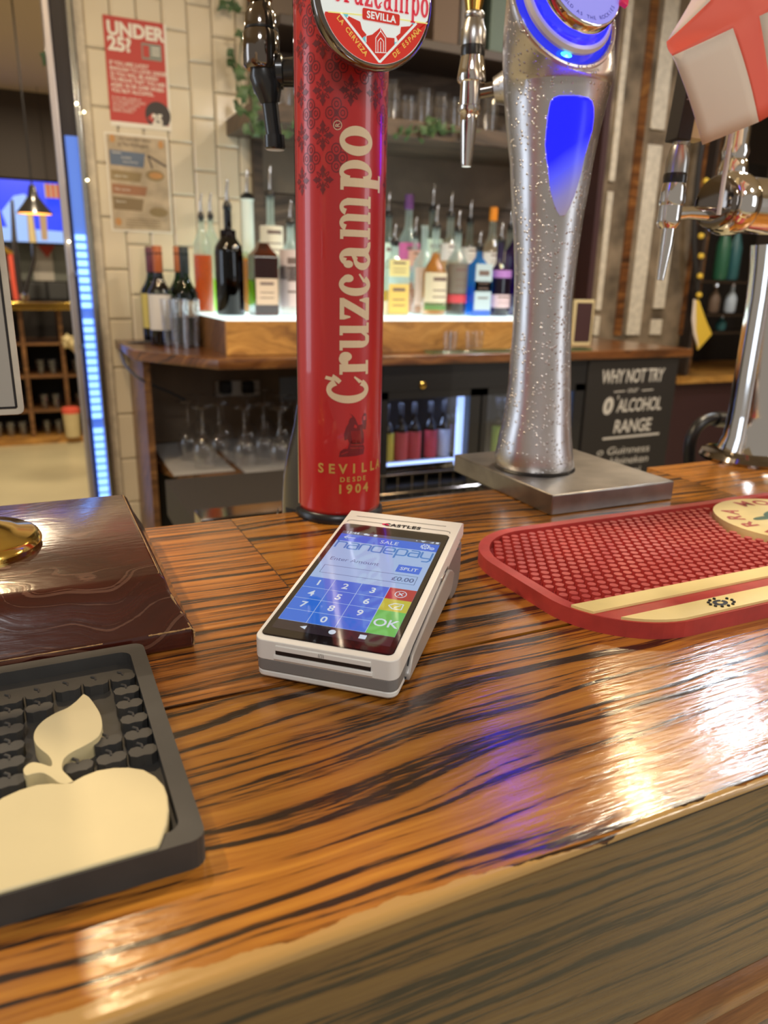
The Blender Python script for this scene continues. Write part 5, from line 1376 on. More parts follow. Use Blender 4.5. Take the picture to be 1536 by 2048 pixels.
ps = ony(560, 755, 2.71); pe = ony(600, 800, 2.71)
t = wthing('notice_card', 'blank bluish card fixed beneath the counter beside the red tower', 'card', ((ps.x+pe.x)/2, 2.715, pe.z))
obj('card', bx(ps.x, pe.x, 2.712, 2.718, pe.z, ps.z), pbr('card_blue', (.45, .52, .60), .5), t)
# cable over the left end of the counter
cb = [onz(345, 690, .004), onz(300, 686, .004), onz(255, 690, .006), ony(243, 700, 2.60), ony(252, 730, 2.55), ony(275, 758, 2.40), ony(320, 775, 2.5), ony(370, 800, 2.6)]
cb = [ony(345, 690, 2.5), ony(300, 684, 2.55), ony(255, 688, 2.58), ony(243, 700, 2.58), ony(250, 728, 2.45), ony(272, 752, 2.34), ony(300, 768, 2.36), ony(340, 785, 2.45), ony(370, 800, 2.5)]
o = obj('cable', tube(B(), spline(cb, 6), .0045, 8), 'cable_grey', None, smooth=True); tag(o, 'grey cable looping over the left end of the back counter', 'cable')
# wire basket below
t = wthing('wire_rack', 'dark wire glass rack low down behind the bar', 'rack', (1.05, 1.9, FLOOR))
za = ony(840, 965, 1.9).z; 
for nm_, g in (('top_rim', [[(.75, 1.75), (1.30, 1.75), (1.30, 2.0), (.75, 2.0), (.75, 1.75)]]),):
    for L_ in g: obj(nm_, tube(B(), [(x, y, za) for x, y in L_], .004, 8), 'dark_chrome', t)
obj('lower_rim', tube(B(), [(x, y, za-.06) for x, y in ((.75, 1.75), (1.30, 1.75), (1.30, 2.0), (.75, 2.0), (.75, 1.75))], .004, 8), 'dark_chrome', t)
for i in range(12): obj('wire', tube(B(), [(.75+.05*i, 1.75, za), (.75+.05*i, 1.75, za-.11), (.75+.05*i, 2.0, za-.11), (.75+.05*i, 2.0, za)], .0022, 6), 'dark_chrome', t)
obj('stand', bx(.74, 1.31, 1.74, 2.01, FLOOR, za-.113), 'black_board', t)
t = wthing('drip_rail', 'dark steel rail low behind the bar at the left of the red tower', 'rail', (.5, 1.3, FLOOR))
q0, q1 = ony(400, 1040, 1.25), ony(590, 1025, 1.25)
obj('rail', bx(q0.x, q1.x+.1, 1.24, 1.30, q0.z-.02, q0.z+.004), 'dark_chrome', t, bevel=.002); obj('tray', bx(q0.x, q1.x+.1, 1.30, 1.62, q0.z-.1, q0.z-.02), 'black_board', t)
obj('stand', bx(q0.x+.01, q1.x+.09, 1.25, 1.60, FLOOR, q0.z-.1), 'black_board', t)

# ================================================================== chalk board
t = wthing('chalkboard', 'black chalkboard reading WHY NOT TRY our 0% ALCOHOL RANGE', 'chalkboard', (1.95, 2.05, -.5))
obj('board', bx(1.745, 2.16, 2.040, 2.056, -.52, -.0315), 'black_board', t, bevel=.002)
q0 = ony(1198, 722, 2.05)
def CB(u, v): q_ = ony(u, v, 2.039); return (q_.x, q_.z)
def chalk(s, size, u, v, bold=0, u2=None, sp=.95):
    a_ = CB(u, v); pol = text_polys(s, size, bold, 'LEFT', sp, .12)
    mxx = max(x for p_ in pol for x, y in p_); rot = 0
    if u2:
        w2 = CB(u2, v-10)[0]-a_[0]; k_ = w2/mxx; pol = [[(x*k_, y) for x, y in p_] for p_ in pol]
    obj('lettering', flat(B(), shift(pol, a_[0], a_[1], rot), lambda x, y: V(x, 2.0388, y)), 'chalk', t, norm=False)
chalk('WHY NOT TRY', .066, 1202, 767, .02, 1328)
chalk('our', .030, 1254, 785, .0, 1278)
obj('chalk_line', flat(B(), line2(*CB(1228, 784), *CB(1250, 782), .004)+line2(*CB(1284, 781), *CB(1306, 779), .004), lambda x, y: V(x, 2.0388, y)), 'chalk', t, norm=False)
chalk('0', .080, 1204, 828, .05, 1226); chalk("'", .06, 1230, 815, .0)
chalk('ALCOHOL', .066, 1233, 824, .02, 1322)
chalk('RANGE', .066, 1225, 866, .02, 1302)
obj('chalk_line', flat(B(), line2(*CB(1205, 878), *CB(1318, 867), .008), lambda x, y: V(x, 2.0388, y)), 'chalk', t, norm=False)
chalk('o Guinness', .040, 1192, 912, 0, 1298); chalk('o Heineken', .040, 1200, 932, 0, 1295); chalk('o Peroni', .040, 1190, 955, 0, 1280)

# ================================================================== lit shelf and spirits
LS = wthing('light_box', 'oak fronted light box shelf with glowing top under the spirit bottles', 'shelf', (1.2, 2.4, 0))
lx0, lx1, ly0, lzt = .505, 1.66, 2.11, .0955
obj('oak_front', bx(lx0, lx1, ly0, ly0+.02, .0, lzt), 'fascia_oak', LS, bevel=.002)
obj('oak_end', bx(lx0, lx0+.02, ly0+.02, 2.74, .0, lzt), 'shelf_wood', LS)
obj('oak_end', bx(lx1-.02, lx1, ly0+.02, 2.74, .0, lzt), 'shelf_wood', LS)
o = obj('glowing_panel', prism(B(), rrect(lx0+.003, lx1-.003, ly0+.004, 2.74, .02), lzt, lzt+.003), 'glowing_shelf', LS); plab(o, 'backlit white glass top')
area('shelf_lamp', (1.1, 2.5, lzt+.013), 2.2, (.75, .95, 1), 1.1, aim=(1.1, 2.5, 2), shape='RECTANGLE', size_y=.35)
SZ = lzt+.0035
def sb_(u, y): return ony(u, 625, y).x
CRM = (.75, .66, .50); 
bottle('liqueur_bottle', 'bottle of orange liquid with pourer at the left end of the lit shelf', sb_(411, 2.515), 2.515, SZ, .335, .026, liq=(.72, .17, .01), fill=.62, sh=.70)
bottle('liqueur_bottle', 'lime green liquid bottle between the orange and the tall dark bottle', sb_(429, 2.60), 2.60, SZ, .345, .026, liq=(.45, .70, .03), fill=.36, sh=.70)
bottle('spirit_bottle', 'tall nearly black bottle with pourer on the lit shelf', sb_(462, 2.36), 2.36, SZ, .360, .038, liq=(.015, .008, .010), fill=.80, glass='glass_dark', sh=.60, nr=.26, labels=())
bottle('rum_bottle', 'white opaque bottle with yellow sun picture behind the dark bottle', sb_(501, 2.65), 2.65, SZ, .425, .050, liq=None, glass='white_plastic' if False else 'white_glass' if 'white_glass' in MATS else pbr('white_glass', (.72, .80, .76), .2, emit=(.6, .8, .75), es=.12).name, sh=.34, nr=.36, labels=((.30, .42, (.7, .75, .1)),))
bottle('spirit_bottle', 'square dark red spirit bottle with cream label left of the red tower', sb_(528, 2.34), 2.34, SZ, .200, .038, liq=(.12, .025, .010), fill=.90, glass='glass_amber', square=True, sh=.86, nr=.4, cap='none', labels=((.16, .52, (.62, .48, .36)),))
bottle('spirit_bottle', 'tall clear bottle with white label behind the square red one', sb_(545, 2.55), 2.55, SZ, .43, .036, liq=None, labels=((.38, .60, (.72, .68, .56)),), sh=.58)
bottle('gin_bottle', 'floral pink and white bottle with round black label beside the red tower', sb_(583, 2.38), 2.38, SZ, .320, .037, liq=(.60, .48, .46), fill=.52, labels=((.08, .58, (.62, .52, .52)), (.32, .44, (.04, .03, .04))), sh=.62)
bottle('spirit_bottle', 'amber bottle glimpsed between the dark bottle and the square red one', sb_(496, 2.50), 2.50, SZ, .19, .020, liq=(.50, .22, .02), fill=.9, cap='none', sh=.8)
bottle('whisky_bottle', 'honey coloured bottle with gold square label right of the red tower', sb_(786, 2.34), 2.34, SZ, .270, .040, liq=(.62, .42, .06), fill=.36, square=True, labels=((.04, .36, (.72, .52, .14)), (.44, .62, (.72, .66, .30))), sh=.62)
bottle('whisky_bottle', 'small amber bottle behind the gold labelled whisky', sb_(826, 2.53), 2.53, SZ, .31, .027, liq=(.45, .12, .02), fill=.42, sh=.5, labels=((.50, .66, (.60, .32, .25)),))
bottle('rum_bottle', 'golden rum bottle with white and green label beside the gold whisky', sb_(866, 2.35), 2.35, SZ, .335, .038, liq=(.58, .25, .02), fill=.72, labels=((.10, .40, (.66, .60, .46)), (.06, .13, (.12, .26, .08))), sh=.48)
bottle('rum_bottle', 'rum bottle with pinkish label half hidden behind the golden rum', sb_(844, 2.445), 2.445, SZ, .30, .034, liq=(.45, .16, .03), fill=.3, labels=((.10, .50, (.62, .44, .36)),), sh=.55, cap='none')
bottle('rum_bottle', 'dark rum bottle with grey label and red band left of the blue bottle', sb_(909, 2.36), 2.36, SZ, .325, .035, liq=(.06, .02, .01), fill=.62, labels=((.22, .50, (.17, .15, .13)), (.13, .21, (.55, .06, .08))), sh=.60)
bottle('gin_bottle', 'bright blue square gin bottle with silver label', sb_(952, 2.34), 2.34, SZ, .265, .037, liq=(.08, .42, .85), fill=.44, glass='glass_blue', square=True, labels=((.08, .62, (.45, .58, .66)), (.30, .42, (.12, .30, .60))), sh=.66, cap='pourer')
bottle('liqueur_bottle', 'deep purple bottle with pale label right of the blue gin', sb_(993, 2.35), 2.35, SZ, .295, .039, liq=(.10, .015, .08), fill=.50, glass='glass_purple', labels=((.10, .24, (.70, .55, .62)), (.42, .50, (.42, .20, .60))), sh=.52)
bottle('gin_bottle', 'violet bottle partly hidden by the silver tower', sb_(1022, 2.42), 2.42, SZ, .27, .034, liq=(.20, .12, .62), fill=.6, glass='glass_purple', cap='none', sh=.8)
for u, h, lq, lb, capm, name in ((773, .40, (.55, .75, .70), 'pale bottle with maroon neck at the back, touching the red tower', 'maroon', 'vodka_bottle'),
        (812, .385, None, 'clear bottle with purple cap and pink blue label at the back', 'purple', 'gin_bottle'),
        (858, .435, (.45, .72, .62), 'tallest clear bottle with white collar and mint shoulders at the back', 'white', 'rum_bottle'),
        (893, .405, (.80, .42, .16), 'peach coloured gin with white label at the back', 'rose', 'gin_bottle'),
        (931, .395, (.45, .06, .07), 'red gin with white label at the back, above the dark rum', 'maroon', 'gin_bottle'),
        (975, .365, (.85, .38, .02), 'orange gin with orange cap at the back, above the blue bottle', 'orange', 'gin_bottle'),
        (1010, .380, (.50, .72, .06), 'lime gin with yellow neck at the back, above the purple bottle', 'yellow', 'gin_bottle')):
    cm = {'maroon': (.16, .02, .05), 'purple': (.12, .04, .16), 'white': (.75, .78, .82), 'rose': (.5, .35, .38), 'orange': (.75, .26, .02), 'yellow': (.65, .52, .08)}[capm]
    nm_ = 'cap_'+capm
    if nm_ not in MATS: pbr(nm_, cm, .4)
    labs = ((.44, .58, (.66, .64, .62)),) if u > 880 else (((.36, .60, (.50, .10, .28)), (.28, .37, (.15, .45, .62))) if u == 812 else ((.30, .58, (.55, .68, .60)),))
    yb = 2.60 if u in (812, 893, 975) else 2.695
    bottle(name, lb, sb_(u, yb), yb, SZ, h, .038, liq=lq, fill=.62, labels=labs, sh=.60, cap='cap' if u in (812, 975) else 'pourer', capm=nm_)
    if u not in (812, 975):
        T_ = bpy.data.objects[-1] if False else None
# wine bottles at the left end
for u, y, h, gl_, fm, lab_, lb in ((326, 2.50, .300, 'glass_dark', (.42, .11, .03), ((.16, .52, (.66, .64, .62)),), 'red wine bottle with orange foil and white label, left end of the back counter'),
        (377, 2.47, .300, 'glass_green', (.02, .03, .035), ((.30, .46, (.62, .52, .38)),), 'green wine bottle with black foil and cream label'),
        (312, 2.60, .300, 'glass_green', (.12, .03, .05), ((.16, .52, (.60, .50, .12)),), 'wine bottle with yellow label behind the orange foiled one'),
        (366, 2.62, .305, 'glass_green', (.50, .16, .06), (), 'green wine bottle with orange foil behind the black foiled one')):
    nm_ = 'foil_%d' % int(u)
    pbr(nm_, fm, .35)
    bottle('wine_bottle', lb, ony(u, 690, y).x, y, .0002, h, .0375, liq=(.012, .010, .006) if gl_ == 'glass_dark' else (.015, .05, .012), fill=.62, glass=gl_, cap='foil', capm=nm_, labels=lab_, sh=.55, nr=.36, group='wine bottles on the back counter')
def tumbler(name, label, cat, x, y, z, h, r, group, r0=None, mat='glass_clear'):
    o = obj(name, lt([(r0 or r*.8, 0), (r, h), (r*.94, h), ((r0 or r*.8)*.9, .008), (0, .008)], (0, 0, 0), seg=24), mat, None, smooth=True); o.location = (x, y, z)
    return tag(o, label, cat, group)
for i, (u, v, y) in enumerate(((362, 698, 2.36), (345, 697, 2.42), (384, 699, 2.40))):
    p = ony(u, v, y); tumbler('drinking_glass', ['clear stemless glass between the two front wine bottles', 'clear stemless glass before the orange foiled wine bottle', 'clear stemless glass before the black foiled wine bottle'][i], 'glass', p.x, y, .0002, .145, .030, 'glasses before the wine bottles')
# shot glasses on a green glass board
t = wthing('glass_board', 'green tinted glass chopping board on the back counter behind the towers', 'board', (1.43, 2.12, .0))
gx0, gx1 = ony(862, 700, 2.06).x, ony(1180, 690, 2.06).x
obj('board', bx(gx0, gx1, 2.045, 2.105, .0002, .007), 'cutting_glass', t, bevel=.002)
for i, u in enumerate((892, 908, 936, 960)):
    tumbler('shot_glass', 'small clear shot glass on the green glass board, %s from the red tower' % ORD[i], 'glass', ony(u, 694, 2.075).x, 2.065+.02*(i % 2), .0074, .058, .0175, 'shot glasses on the board', .013)
# framed pictures leaning at the right of the lit shelf
t = wthing('picture_frame', 'narrow pale framed card standing right of the silver tower', 'frame', (1.95, 2.3, 0))
q0, q1 = ony(1142, 690, 2.25), ony(1190, 600, 2.25)
obj('frame', bx(q0.x, q1.x, 2.25, 2.262, 0.0002, q1.z), 'cream_rubber2', t, bevel=.001); obj('picture', bx(q0.x+.010, q1.x-.008, 2.2485, 2.25, .012, q1.z-.01), 'maroon', t)

# ================================================================== upper shelf with glasses
us = wthing('upper_shelf', 'dark wooden shelf of glasses high on the back wall', 'shelf', (1.3, 2.55, .68))
u0, u1 = ony(505, 240, 2.42).x, ony(1010, 250, 2.42).x
obj('board', bx(u0, 1.95, 2.42, 2.784, .668, .720), 'dark_panel', us, bevel=.003)
for i in range(15):
    u = 520+i*33; y = 2.50+.07*(i % 2)
    p = ony(u, 205, y)
    tumbler('tumbler', 'clear tumbler on the dark upper shelf, %s from the tiled wall' % ORD[i], 'glass', p.x, y, .7204, .10+.012*(i % 3), .031, 'tumblers on the upper shelf')
us2 = wthing('top_shelf', 'topmost dark shelf carrying grey boxes behind the towers', 'shelf', (1.3, 2.6, 1.0))
obj('board', bx(.80, 1.95, 2.50, 2.784, .955, .985), 'dark_brown', us2, bevel=.003)
pbr('box_grey', (.16, .15, .15), .6); pbr('box_green', (.10, .15, .13), .6); pbr('box_brown', (.14, .09, .06), .6)
for u, w, h, m_, lb in ((880, .10, .16, 'box_brown', 'brown box on the topmost shelf beside the chrome tap'), (925, .07, .3, 'box_grey', 'tall grey box on the topmost shelf behind the chrome tap'), (990, .10, .28, 'box_green', 'greenish box on the topmost shelf next to the silver tower')):
    x = ony(u, 90, 2.6).x; t = wthing('storage_box', lb, 'box', (x, 2.65, .9852)); obj('box', bx(x-w/2, x+w/2, 2.56, 2.70, .9852, .9852+h), m_, t, bevel=.003); obj('lid', bx(x-w/2-.002, x+w/2+.002, 2.558, 2.702, .9852+h, .9852+h+.01), m_, t)
# ivy trailing at the shelf edge
leafm = None
def ivy(label, pts, y, n, seed, spread=.035):
    global leafm
    t = wthing('ivy_trail', label, 'ivy', ony(*pts[0], y), group=None); rnd = random.Random(seed)
    P = spline([ony(u, v, y) for u, v in pts], 8)
    obj('stem', tube(B(), P, .0018, 5), 'leaf', t)
    for i in range(n):
        q = P[int(i/n*(len(P)-1))]+Vector((rnd.uniform(-spread, spread), rnd.uniform(-.02, .02), rnd.uniform(-spread, spread)*.8))
        if leafm is None:
            b = B(); L_ = [(0, -.014), (.008, -.010), (.015, -.002), (.007, .004), (0, .018), (-.007, .004), (-.015, -.002), (-.008, -.010)]
            c_ = b.verts.new((0, 0, 0)); vs = [b.verts.new((x, .003, z)) for x, z in L_]
            for k in range(8): b.faces.new((c_, vs[k], vs[(k+1) % 8]))
            o = obj('leaf', b, 'leaf', t, norm=False); leafm = o.data
        else:
            o = bpy.data.objects.new('leaf', leafm); COL.objects.link(o); o.parent = t
        o.location = q-Vector(t.location); o.rotation_euler = (rnd.uniform(-.7, .7), rnd.uniform(-3, 3), rnd.uniform(-.9, .9)); s_ = rnd.uniform(.8, 1.5); o.scale = (s_, s_, s_)
ivy('ivy trail hanging behind the dark tap at the tiled wall edge', [(500, 150), (505, 200), (510, 240), (540, 268), (575, 262), (600, 275)], 2.375, 34, 1)
ivy('thin ivy sprig hanging down the tiles left of the dark tap', [(488, 60), (478, 120), (482, 180), (486, 235)], 2.68, 12, 2, .03)
ivy('ivy along the upper shelf edge between the two towers', [(800, 268), (835, 262), (860, 250), (890, 262), (960, 262)], 2.405, 18, 3, .03)
ivy('small ivy tuft beside the dark door post', [(105, 118), (125, 126), (148, 122)], 2.80, 12, 4, .04)
ivy('ivy sprig hanging from the wall top at the tiles', [(470, -20), (455, 2), (470, 10)], 2.70, 8, 5, .03)
kb = _obj0('trim_3', bx(.766, .80, 2.715, 2.80, .0, 1.55), 'dark_panel'); kb['kind'] = 'structure'

# ================================================================== panelled pillar on the right
pi_ = wthing('panelled_pillar', 'weathered brown panelled pillar with pale vertical strips, right end of the counter', 'pillar', (2.5, 2.72, FLOOR))
XP0, XP1 = ony(1185, 560, 2.70).x, ony(1376, 560, 2.70).x
obj('panel', bx(XP0, XP1, 2.705, 2.79, FLOOR, 1.55), 'mirror_panel', pi_)
for u0, u1, v in ((1196, 1207, 560), (1264, 1291, 560), (1312, 1334, 560)):
    xs0, xs1 = ony(u0, v, 2.70).x, ony(u1, v, 2.70).x
    gaps = {1196: [(.0, .085), (.110, .60), (.64, 1.55)], 1264: [(.0, .80), (.86, 1.55)], 1312: [(.0, .07), (.12, 1.55)]}[u0]
    for z0, z1 in gaps: obj('pale_strip', bx(xs0, xs1, 2.694, 2.705, z0, z1), 'white_strip', pi_, bevel=.002)
obj('edge_moulding', bx(XP1-.012, XP1+.002, 2.690, 2.79, 0, 1.55), 'counter_wood', pi_)
obj('edge_moulding', bx(XP0-.03, XP0-.001, 2.690, 2.79, 0, 1.55), 'maroon', pi_)
obj('brown_post', bx(ony(1240, 560, 2.7).x, ony(1254, 560, 2.7).x, 2.697, 2.705, 0, 1.55), 'counter_wood', pi_)
wrr = _obj0('wall_right', bx(2.9, 5.0, 3.6, 3.7, FLOOR, 1.55), 'dark_brown'); wrr['kind'] = 'structure'
wr3 = _obj0('wall_side', bx(4.9, 5.0, -2, 3.6, FLOOR, 1.55), 'wall_brown'); wr3['kind'] = 'structure'
lc = wthing('side_counter', 'lower varnished side counter right of the chalkboard', 'counter', (3.3, 2.9, FLOOR))
q0, q1 = ony(1345, 740, 2.75), ony(1500, 775, 2.75)
zc_ = ony(1440, 765, 2.70).z
obj('worktop', bx(2.87, 4.2, 2.70, 3.5, zc_, zc_+.035), 'fascia_oak', lc, bevel=.004)
obj('cupboard', bx(2.88, 4.2, 2.74, 3.5, FLOOR, zc_-.0005), 'maroon', lc)
obj('rear_cupboard', bx(2.95, 4.2, 3.30, 3.5, zc_+.036, .9), 'black_board', lc)
pl2 = wthing('pillar_post', 'narrow brown post at the recess right of the panelled pillar', 'post', (2.95, 2.84, zc_+.0355))
xq = ony(1374, 650, 2.80).x; obj('post', bx(xq, xq+.065, 2.80, 2.88, zc_+.0355, 1.55), 'shelf_wood', pl2)
# party oddments hanging in the recess
t = wthing('garland', 'dark garland with yellow flowers hanging in the right recess', 'garland', ony(1405, 330, 2.62))
gp = spline([ony(u, v, 2.62) for u, v in ((1412, 250), (1398, 330), (1388, 470), (1393, 560), (1397, 620))], 8)
obj('ribbon', tube(B(), gp, .012, 8), 'black_board', t)
for i, (u, v) in enumerate(((1412, 362), (1402, 472), (1402, 512), (1400, 552), (1398, 590), (1465, 285))):
    o = obj('flower', lt([(.0, -.014), (.012, -.008), (.014, 0), (.012, .008), (0, .014)], (0, 0, 0), seg=10), 'yellow_cloth', t, smooth=True); o.location = ony(u, v, 2.60)-Vector(t.location)
t = wthing('pennant', 'yellow and white pennant hanging in the right recess', 'pennant', ony(1400, 690, 2.58))
b = prism(B(), [tuple(ony(u, v, 2.58)[i] for i in (0, 2)) for u, v in ((1390, 600), (1398, 600), (1412, 640), (1424, 668), (1396, 700), (1389, 660))], 0, .006, lambda x, z, w: V(x, 2.58+w, z)); obj('cloth', b, 'yellow_cloth', t)
b = prism(B(), [tuple(ony(u, v, 2.578)[i] for i in (0, 2)) for u, v in ((1388, 598), (1392, 600), (1392, 660), (1398, 698), (1388, 670), (1384, 640))], 0, .004, lambda x, z, w: V(x, 2.578+w, z)); obj('white_edge', b, 'white_cloth', t)
for u, v0, v1, r, m_, lb in ((1438, 560, 430, .035, 'green_stuff', 'green bottle in the right recess beside the chrome post'), (1462, 560, 440, .03, 'teal_stuff', 'teal bottle in the right recess touching the chrome post'), (1425, 625, 572, .028, 'box_brown', 'small brown bottle low in the right recess'), (1440, 660, 634, .026, 'teal_stuff', 'short teal bottle at the bottom of the right recess'), (1458, 625, 572, .028, 'card_blue', 'pale blue bottle low in the right recess')):
    y = 2.78; p = ony(u, v0, y); hh = ony(u, v1, y).z-p.z
    t = wthing('recess_bottle', lb, 'bottle', p, group='bottles hanging in the right recess')
    obj('glass', lt([(r*.8, 0), (r, .01), (r, hh*.55), (r*.5, hh*.75), (r*.35, hh*.8), (r*.35, hh)], p, seg=20), m_, t, smooth=True)
    obj('cap', lt([(r*.4, hh*.98), (r*.4, hh*1.08)], p, seg=14), 'chrome', t)
sh3 = wthing('recess_shelf', 'glass ledge with bottles in the right recess', 'shelf', (3.2, 2.8, .3))
for v in (625, 560, 660):
    z_ = ony(1440, v, 2.78).z-.004; obj('ledge', bx(2.95, 3.6, 2.72, 2.98, z_-.012, z_-.0005), 'dark_chrome', sh3)
obj('side_support', bx(3.6, 3.62, 2.72, 2.98, -.2, 1.0), 'dark_brown', sh3); obj('side_support', bx(2.93, 2.95, 2.72, 2.98, -.2, 1.0), 'dark_brown', sh3)
# black hose arch behind the bar
t = wthing('black_hose', 'thick black hose arching up behind the bar near the chrome stand', 'hose', ony(1380, 930, 1.1))
obj('hose', tube(B(), spline([ony(u, v, 1.1) for u, v in ((1378, 1010), (1378, 930), (1382, 880), (1400, 848), (1430, 836), (1475, 840), (1540, 850))], 8), .012, 12), 'black_plastic', t, smooth=True)
obj('sleeve', tube(B(), [ony(u, v, 1.1) for u, v in ((1430, 838), (1475, 841))], .016, 12), 'black_metal', t, smooth=True)

# ================================================================== the bar room beyond, seen on the left
fb_ = wthing('far_bar', 'far bar counter with brass edged top and glass shelving in the next room', 'counter', (.0, 6.6, FLOOR))
obj('worktop', bx(-1.5, .50, 6.30, 6.60, -.035, 0), 'shelf_wood', fb_, bevel=.004)
obj('brass_edge', bx(-1.5, .50, 6.285, 6.30, -.05, .005), 'brass', fb_, bevel=.004)
obj('shelf_back', bx(-1.5, .50, 6.95, 7.0, FLOOR, -.036), 'black_board', fb_)
for z in (-.55, -.30, -.82): obj('shelf', bx(-1.5, .50, 6.42, 6.95, z-.02, z), 'shelf_wood', fb_)
for x in (-.55, -.05, .225, .47): obj('upright', bx(x, x+.03, 6.41, 6.95, FLOOR+.02, -.036), 'shelf_wood', fb_)
obj('kick_board', bx(-1.5, .50, 6.36, 6.95, FLOOR, FLOOR+.05), 'fascia_oak', fb_)
for zi, z in enumerate((-.55, -.82, FLOOR+.0505)):
    k = 0
    for i in range(10):
        x = -.46+i*.088
        if any(abs(x-q_-.015) < .052 for q_ in (-.55, -.05, .225)): continue
        if zi == 2 and x > .2: continue
        if x > .44: continue
        tumbler('far_glass', 'clear glass on the far bar, %s shelf, %s from its left end' % (['upper', 'middle', 'bottom'][zi], ORD[k]), 'glass', x, 6.5, z+.0004, .11, .034, 'glasses on the far bar shelves'); k += 1
p = ony(140, 690, 6.3)
t = wthing('cloth_bundle', 'pale crumpled cloth hanging at the far bar shelves', 'cloth', (p.x, 6.36, p.z-.05))
b = B(); bmesh.ops.create_icosphere(b, subdivisions=3, radius=.055)
for v_ in b.verts: v_.co = Vector((p.x, 6.34, p.z+.02))+v_.co*(1+.28*math.sin(v_.co.x*120)*math.sin(v_.co.z*90+v_.co.y*50))
obj('cloth', b, 'cream_rubber2', t, smooth=True); obj('tail', tube(B(), [(p.x+.02, 6.34, p.z), (p.x+.06, 6.35, p.z-.09), (p.x+.09, 6.35, p.z-.16)], [.025, .018, .010], 8), 'white_cloth', t, smooth=True)
p = ony(145, 848, 6.25)
t = wthing('cardboard_tub', 'cream and red tub on the bottom shelf of the far bar', 'box', (p.x, 6.30, FLOOR+.05)); obj('tub', lt([(.055, 0), (.065, .19)], (p.x, 6.34, FLOOR+.0505), seg=20), 'cream_rubber2', t, smooth=True); obj('rim', lt([(.067, .19), (.067, .225), (.05, .235)], (p.x, 6.34, FLOOR+.0505), seg=20), 'red_cloth', t, smooth=True)
# television
def T7(u, v, y=7.0): return ony(u, v, y)
tv = wthing('television', 'wall television showing a bright blue picture in the next room', 'television', (.0, 7.0, .45))
a_, b_ = T7(-60, 480), T7(133, 365)
x1, z0, z1 = T7(133, 478).x, T7(60, 484).z, T7(60, 362).z
obj('case', bx(-.55, x1+.02, 7.0, 7.05, z0-.02, z1+.02), 'black_plastic', tv, bevel=.004)
dsp = obj('screen', bx(-.53, x1, 6.996, 7.0, z0, z1), 'tv_blue', tv)
obj('picture_shape', flat(B(), [[(-.53, z0), (x1, z0), (x1, z0+.09), (-.53, z0+.12)], [(-.05, z0+.1), (.12, z0+.1), (.16, z0+.28), (.10, z0+.36), (.02, z0+.34), (-.08, z0+.22)]], lambda x, z: V(x, 6.994, z)), 'tv_pale', dsp, norm=False)
obj('picture_shape', flat(B(), [[(.19, z0+.02), (.235, z0+.02), (.245, z0+.22), (.19, z0+.24)]], lambda x, z: V(x, 6.992, z)), 'tv_brown', dsp, norm=False)
obj('wall_bracket', bx(-.1, .1, 7.05, 7.35, z0+.15, z0+.25), 'black_metal', tv)
# striped flag near the television
t = wthing('striped_bunting', 'red and white striped bunting flag above the far television', 'bunting', T7(105, 390, 6.8))
xs, xe, zt_, zb_ = T7(88, 370, 6.8).x, T7(122, 370, 6.8).x, T7(100, 368, 6.8).z, T7(100, 396, 6.8).z
obj('string', tube(B(), [(xs+.02, 6.802, zt_-.01), (xs+.02, 6.802, 1.549)], .002, 5), 'black_plastic', t)
for i in range(7): obj('stripe', bx(xs+(xe-xs)*i/7, xs+(xe-xs)*(i+1)/7, 6.8, 6.803, zb_, zt_), 'red_cloth' if i % 2 else 'white_cloth', t)
# pendant lamp
pp_ = ony(70, 428, 4.5)
t = wthing('pendant_lamp', 'black metal pendant lamp with glowing orange inside, next room', 'lamp', (pp_.x, 4.5, pp_.z))
obj('shade', lt([(.088, 0), (.084, .008), (.050, .050), (.026, .085), (.018, .125), (.012, .14)], pp_, seg=32, caps=False), 'black_metal', t, smooth=True)
o = obj('glowing_inside', lt([(.082, .002), (.045, .045), (.0, .05)], pp_, seg=24, caps=False), 'lamp_inside', t, smooth=True)
obj('cord', tube(B(), [pp_+Vector((0, 0, .13)), (pp_.x, 4.5, 1.55)], .004, 6), 'black_plastic', t)
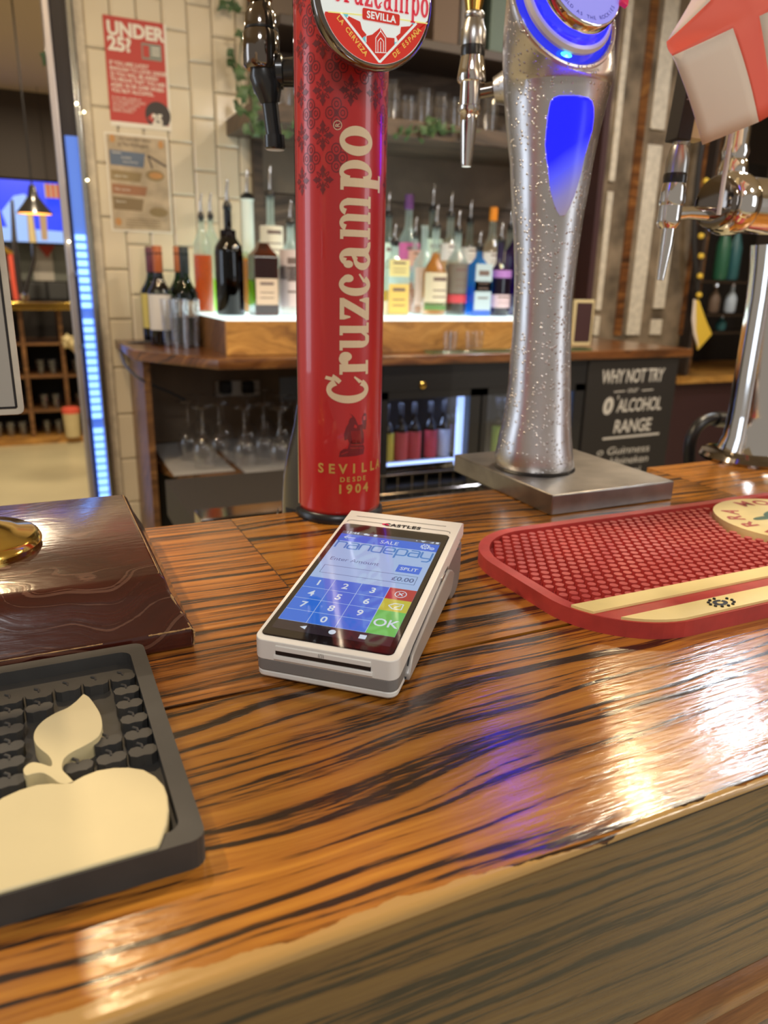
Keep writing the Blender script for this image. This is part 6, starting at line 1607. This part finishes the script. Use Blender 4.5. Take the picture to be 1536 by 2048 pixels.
# hanging bulkhead and wall items
bk = _obj0('ceiling_bulkhead', bx(-2.5, 1.2, 7.0, 7.34, ony(60, 362, 7.0).z, 1.55), 'dark_brown'); bk['kind'] = 'structure'; bk.name = 'trim_4'
q = ony(78, 500, 7.3)
t = wthing('wall_notice', 'white paper notice on the grey wall below the television', 'notice', (q.x, 7.34, q.z)); obj('sheet', bx(q.x-.06, q.x+.10, 7.335, 7.348, q.z-.30, q.z+.05), 'paper', t)
q = ony(93, 498, 7.3)
t = wthing('red_bunting', 'small red bunting triangle under the television', 'bunting', (q.x, 7.33, q.z)); obj('cloth', prism(B(), [(q.x-.09, q.z+.06), (q.x+.09, q.z+.06), (q.x, q.z-.07)], 7.32, 7.33, lambda x, z, y: V(x, y, z)), 'red_cloth', t)
q0, q1 = ony(15, 600, 6.9), ony(118, 565, 6.9)
t = wthing('bench_cushions', 'dark grey seat back cushions behind the far bar', 'seat', (q0.x, 7.0, -.1))
for i in range(5): obj('cushion', bx(q0.x-.2+i*.17, q0.x-.04+i*.17, 7.06, 7.14, .0, q1.z), 'cushion', t, bevel=.015)
obj('frame', bx(q0.x-.25, q0.x+.68, 7.14, 7.18, FLOOR, q1.z+.01), 'black_board', t); obj('base', bx(q0.x-.25, q0.x+.68, 7.05, 7.14, FLOOR, -.0005), 'black_board', t)
# reflection of brass and chrome taps at the far left, modelled as solid parts
t = wthing('far_tap_reflection', 'reflected slim brass beer tap column, set on the far bar before the television', 'beer tower', (ony(40, 606, 6.42).x, 6.42, .0002))
P_1 = [ony(u, v, 6.42) for u, v in ((40, 607), (36, 560), (31, 520), (28, 470), (24, 400))]; P_1[0].z = .0002
obj('column', tube(B(), P_1, [.036, .026, .030, .018, .010], 12), 'dark_chrome', t, smooth=True)
obj('cross_arm', tube(B(), [ony(u, v, 6.42) for u, v in ((-40, 470), (0, 492), (20, 505), (34, 512))], .024, 12), 'brass', t, smooth=True)
obj('red_stripe', tube(B(), [ony(u, v, 6.38) for u, v in ((20, 510), (26, 560), (32, 600))], .018, 8), 'red_cloth', t, smooth=True)
obj('knuckle', lt([(0, -.04), (.04, -.02), (.044, .02), (0, .04)], ony(47, 594, 6.42), seg=14), 'chrome', t, smooth=True)
obj('wood_handle', tube(B(), [ony(u, v, 6.42) for u, v in ((66, 485), (60, 430))], [.028, .022], 10), 'cream_rubber2', t, smooth=True)
obj('handle_arm', tube(B(), [ony(u, v, 6.42) for u, v in ((47, 594), (68, 520), (66, 480))], .014, 8), 'dark_chrome', t, smooth=True)
